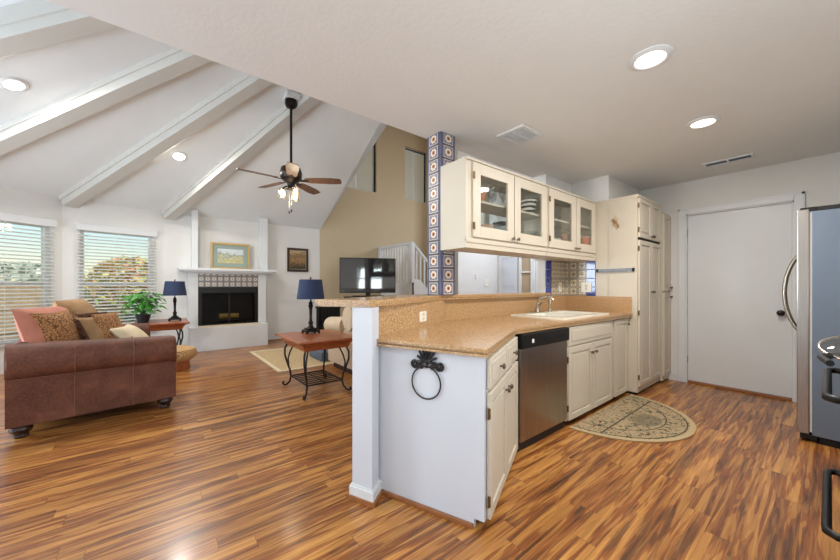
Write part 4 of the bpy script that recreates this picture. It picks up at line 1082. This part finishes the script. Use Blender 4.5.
def table_lamp(loc, label):
    x, y, z = loc; t = thing('table_lamp', label, 'lamp', loc, 0, 'navy shaded table lamps')
    m = MB(); m.box(x - .085, x + .085, y - .085, y + .085, z + .02, z + .045, .008); m.box(x - .06, x + .06, y - .06, y + .06, z + .045, z + .065, .006)
    for sx in (-1, 1):
        for sy in (-1, 1): m.sph((x + sx * .075, y + sy * .075, z + .012), .016, seg=10)
    build('base', m, 'bronze', t)
    build('stem', MB().lathe([(.045, .065), (.03, .085), (.022, .11), (.034, .13), (.02, .15), (.016, .2), (.020, .3), (.03, .345), (.018, .36), (.03, .375), (.012, .39), (.008, .42), (.008, .46)], (x, y, z), 18), 'bronze', t, True)
    build('lamp_shade', MB().lathe([(.165, .425), (.135, .665), (.132, .665), (.162, .425)], (x, y, z), 36), 'navy', t, True)
    build('finial', MB().lathe([(.004, .6), (.004, .67), (.012, .68), (.006, .695), (0, .7)], (x, y, z), 12), 'bronze', t, True)
    return t
tl = table_lamp((-4.05, 1.515, .635), 'navy shaded lamp on the side table beside the half wall')
dup(tl, (-6.95, .27, .635), 0, 'navy shaded lamp on the far side table by the fireplace')

# houseplant
t = thing('potted_plant', 'leafy green houseplant in a dark pot on the far side table', 'plant', (-6.88, -.14, .635))
px, py, pz = -6.88, -.14, .635
build('pot', MB().lathe([(.07, 0), (.10, .12), (.105, .13), (.095, .13), (.085, .1), (0, .1)], (px, py, pz), 24), 'pot', t, True)
build('soil', MB().lathe([(.09, .105), (0, .112)], (px, py, pz), 20), 'redsoil', t)
m = MB()
for i in range(120):
    a = random.uniform(0, 2 * PI); r = random.uniform(.05, .31); h = random.uniform(.14, .42) - r * .25
    c = Vector((px + r * math.cos(a), py + r * math.sin(a) * .9, pz + .1 + h)); ln = random.uniform(.09, .16); wd = ln * .3
    d = Vector((math.cos(a), math.sin(a), random.uniform(-.7, .5))).normalized(); sd_ = d.cross(Vector((0, 0, 1))).normalized(); up = sd_.cross(d)
    pts = [c - d * ln * .5, c - d * ln * .1 + sd_ * wd - up * .01, c + d * ln * .5 - up * .03, c - d * ln * .1 - sd_ * wd - up * .01, c + up * .008]
    v = [m.bm.verts.new(p) for p in pts]
    for q in ((0, 1, 4), (1, 2, 4), (2, 3, 4), (3, 0, 4)): m.bm.faces.new([v[k] for k in q])
    if i % 3 == 0: m.tube([(px, py, pz + .1), ((px + c.x) / 2, (py + c.y) / 2, c.z - .02), tuple(c - d * ln * .4)], .004, 4)
build('foliage', m, 'leafgreen', t)

# ottoman by the sofa
t = thing('footstool', 'round woven tan footstool beyond the sofa front', 'footstool', (-6.0, .22, 0))
build('seat', MB().lathe([(.0, .13), (.22, .14), (.275, .19), (.285, .24), (.26, .30), (.16, .33), (0, .335)], (-6.0, .22, 0), 28), 'wicker', t, True)
build('base', MB().lathe([(.19, .0), (.2, .03), (.19, .13), (0, .135)], (-6.0, .22, 0), 24), 'cherry', t, True)

# tan armchair-style loveseat behind the half wall
t = thing('loveseat', 'tan upholstered loveseat behind the half wall with rolled arm', 'sofa', (-4.3, 2.9, 0))
m = MB(); m.box(-4.80, -3.95, 2.06, 2.22, .09, .62, .02)
m.cyl((-4.83, 2.13, .62), (-4.28, 2.13, .66), .125, seg=24); build('arm', m, 'tanfab', t, True)
m = MB(); m.box(-4.80, -3.95, 3.7, 3.86, .09, .62, .02); m.cyl((-4.83, 3.78, .62), (-4.28, 3.78, .66), .125, seg=24); build('arm', m, 'tanfab', t, True)
m = MB(); m.box(-4.25, -3.94, 2.08, 3.84, .3, .86, .06); m.cyl((-4.08, 2.03, .78), (-4.08, 3.88, .78), .165, seg=24); build('backrest', m, 'tanfab', t, True)
build('base', MB().box(-4.78, -3.96, 2.2, 3.72, .09, .34, .02), 'tanfab', t)
m = MB(); m.box(-4.82, -4.22, 2.24, 2.95, .34, .49, .05).box(-4.82, -4.22, 2.97, 3.68, .34, .49, .05); build('seat_cushion', m, 'tanfab', t, True)
build('plinth', MB().box(-4.72, -4.0, 2.12, 3.80, .0, .09), 'darkfoot', t)
single('floor_cushion', MB().box(-5.60, -5.05, 2.06, 2.52, .011, .165, .04), 'bluefab', (-5.32, 2.29, .011), 'slate blue floor cushion on the tan rug behind the iron table', 'cushion', None, True)

# ------------------------------------------------------------------ television and consoles
tx, ty = -6.14, 3.53; ang = math.atan2(-.43, .90)
TM = Matrix.Translation((tx, ty, 1.0)) @ Matrix.Rotation(ang, 4, 'Z')
t = thing('television', 'black flat-screen television standing behind the bar', 'television', (tx, ty, 1.0), ang)
build('bezel', MB(TM).box(-.05, -.004, -.59, .59, .075, .815, .006), 'black', t)
build('screen', MB(TM).box(-.005, .001, -.575, .575, .095, .80), 'screen', t)
build('stand', MB(TM).box(-.04, -.01, -.05, .05, .02, .1).box(-.13, .13, -.33, .33, .0, .018, .008), 'black', t)
t = thing('media_console', 'black television console mostly hidden behind the bar', 'console', (tx, ty, 0), ang)
CMx = Matrix.Translation((tx, ty, 0)) @ Matrix.Rotation(ang, 4, 'Z')
build('top', MB(CMx).box(-.24, .24, -.5, .62, .96, 1.0, .006), 'black', t)
build('carcass', MB(CMx).box(-.22, -.2, -.48, .6, 0, .96).box(-.22, .22, -.48, -.45, 0, .96).box(-.22, .22, .57, .6, 0, .96).box(-.22, .22, -.48, .6, .45, .48).box(-.22, .22, -.48, .6, .05, .08), 'black', t)
t = thing('slatted_stand', 'low black slatted stand left of the television, behind the tan loveseat', 'stand', (-6.484, 2.81, 0), ang)
KM = Matrix.Translation((-6.484, 2.81, 0)) @ Matrix.Rotation(ang, 4, 'Z')
build('top', MB(KM).box(-.19, .19, -.26, .24, .775, .805, .006), 'black', t)
m = MB(KM); m.box(-.17, .17, -.24, -.21, 0, .775).box(-.17, .17, .19, .22, 0, .775).box(-.17, .17, -.21, .19, .1, .13).box(-.17, .17, -.21, .19, .40, .42)
m.box(-.16, -.15, -.21, .19, .13, .775)
for i in range(7): m.box(.15, .17, -.205 + i * .058, -.185 + i * .058, .13, .775)
build('frame', m, 'black', t)

# ------------------------------------------------------------------ outdoors
struct('ground', MB().box(-40, -2, -30, 14, -.4, -.3), 'grass')
def shrub(name, label, c, r, sc, mat, n=900, leaf=.09, cat='shrub'):
    m = MB(); c = Vector(c)
    for i in range(n):
        d = Vector((random.gauss(0, 1), random.gauss(0, 1), random.gauss(0, 1))).normalized() * (random.uniform(.45, 1) ** .4) * r
        p = c + Vector((d.x * sc[0], d.y * sc[1], d.z * sc[2]))
        q = Matrix.Rotation(random.uniform(0, 6.3), 3, Vector((random.gauss(0, 1), random.gauss(0, 1), random.gauss(0, 1))).normalized())
        s = leaf * random.uniform(.6, 1.3)
        m.bm.faces.new([m.bm.verts.new(p + q @ Vector(v)) for v in ((-s, 0, 0), (0, -s * .45, .01), (s, 0, 0), (0, s * .45, .01))])
    t = thing(name, label, cat, (c.x, c.y, -.3))
    build('foliage', m, mat, t)
    build('stem', MB().cyl((c.x, c.y, -.3), (c.x, c.y, c.z), .04, .02), 'fence', t)
shrub('shrub', 'red-tipped shrub filling the upper half of the window by the plant', (-10.2, -.40, 1.15), 1.0, (.8, .85, .75), 'shrub_red', 1700, .10)
shrub('shrub', 'dark green shrub low in the window behind the houseplant', (-8.95, -.05, .35), .75, (.6, .62, .8), 'shrub_green', 1400, .075)
shrub('shrub', 'low green shrub at the left side of the window by the plant', (-8.75, -1.02, .25), .7, (.6, .42, .85), 'shrub_green', 900, .075)
shrub('distant_tree', 'pale tree far off beyond the fence, seen through the left window', (-21, -10.5, 1.3), 2.2, (1.2, 1.2, .75), 'tree_far', 1200, .25, 'tree')
shrub('distant_tree', 'second pale tree at the edge of the left window, beyond the fence', (-22, -4.4, 1.0), 2.0, (1.2, 1.3, .6), 'tree_far', 1200, .25, 'tree')
t = thing('fence', 'weathered board fence outside the left window', 'fence', (-12.5, -4.5, -.3), .5)
FX = Matrix.Translation((-12.5, -4.5, -.3)) @ Matrix.Rotation(.5, 4, 'Z')
m = MB(FX)
for i in range(70): m.box(-.012, .012, -4.6 + i * .14, -4.6 + i * .14 + .13, 0, 1.52 + random.uniform(-.01, .01))
build('boards', m, 'fence', t); build('rail', MB(FX).box(.012, .05, -4.6, 5.2, .3, .38).box(.012, .05, -4.6, 5.2, .95, 1.03), 'fence', t)
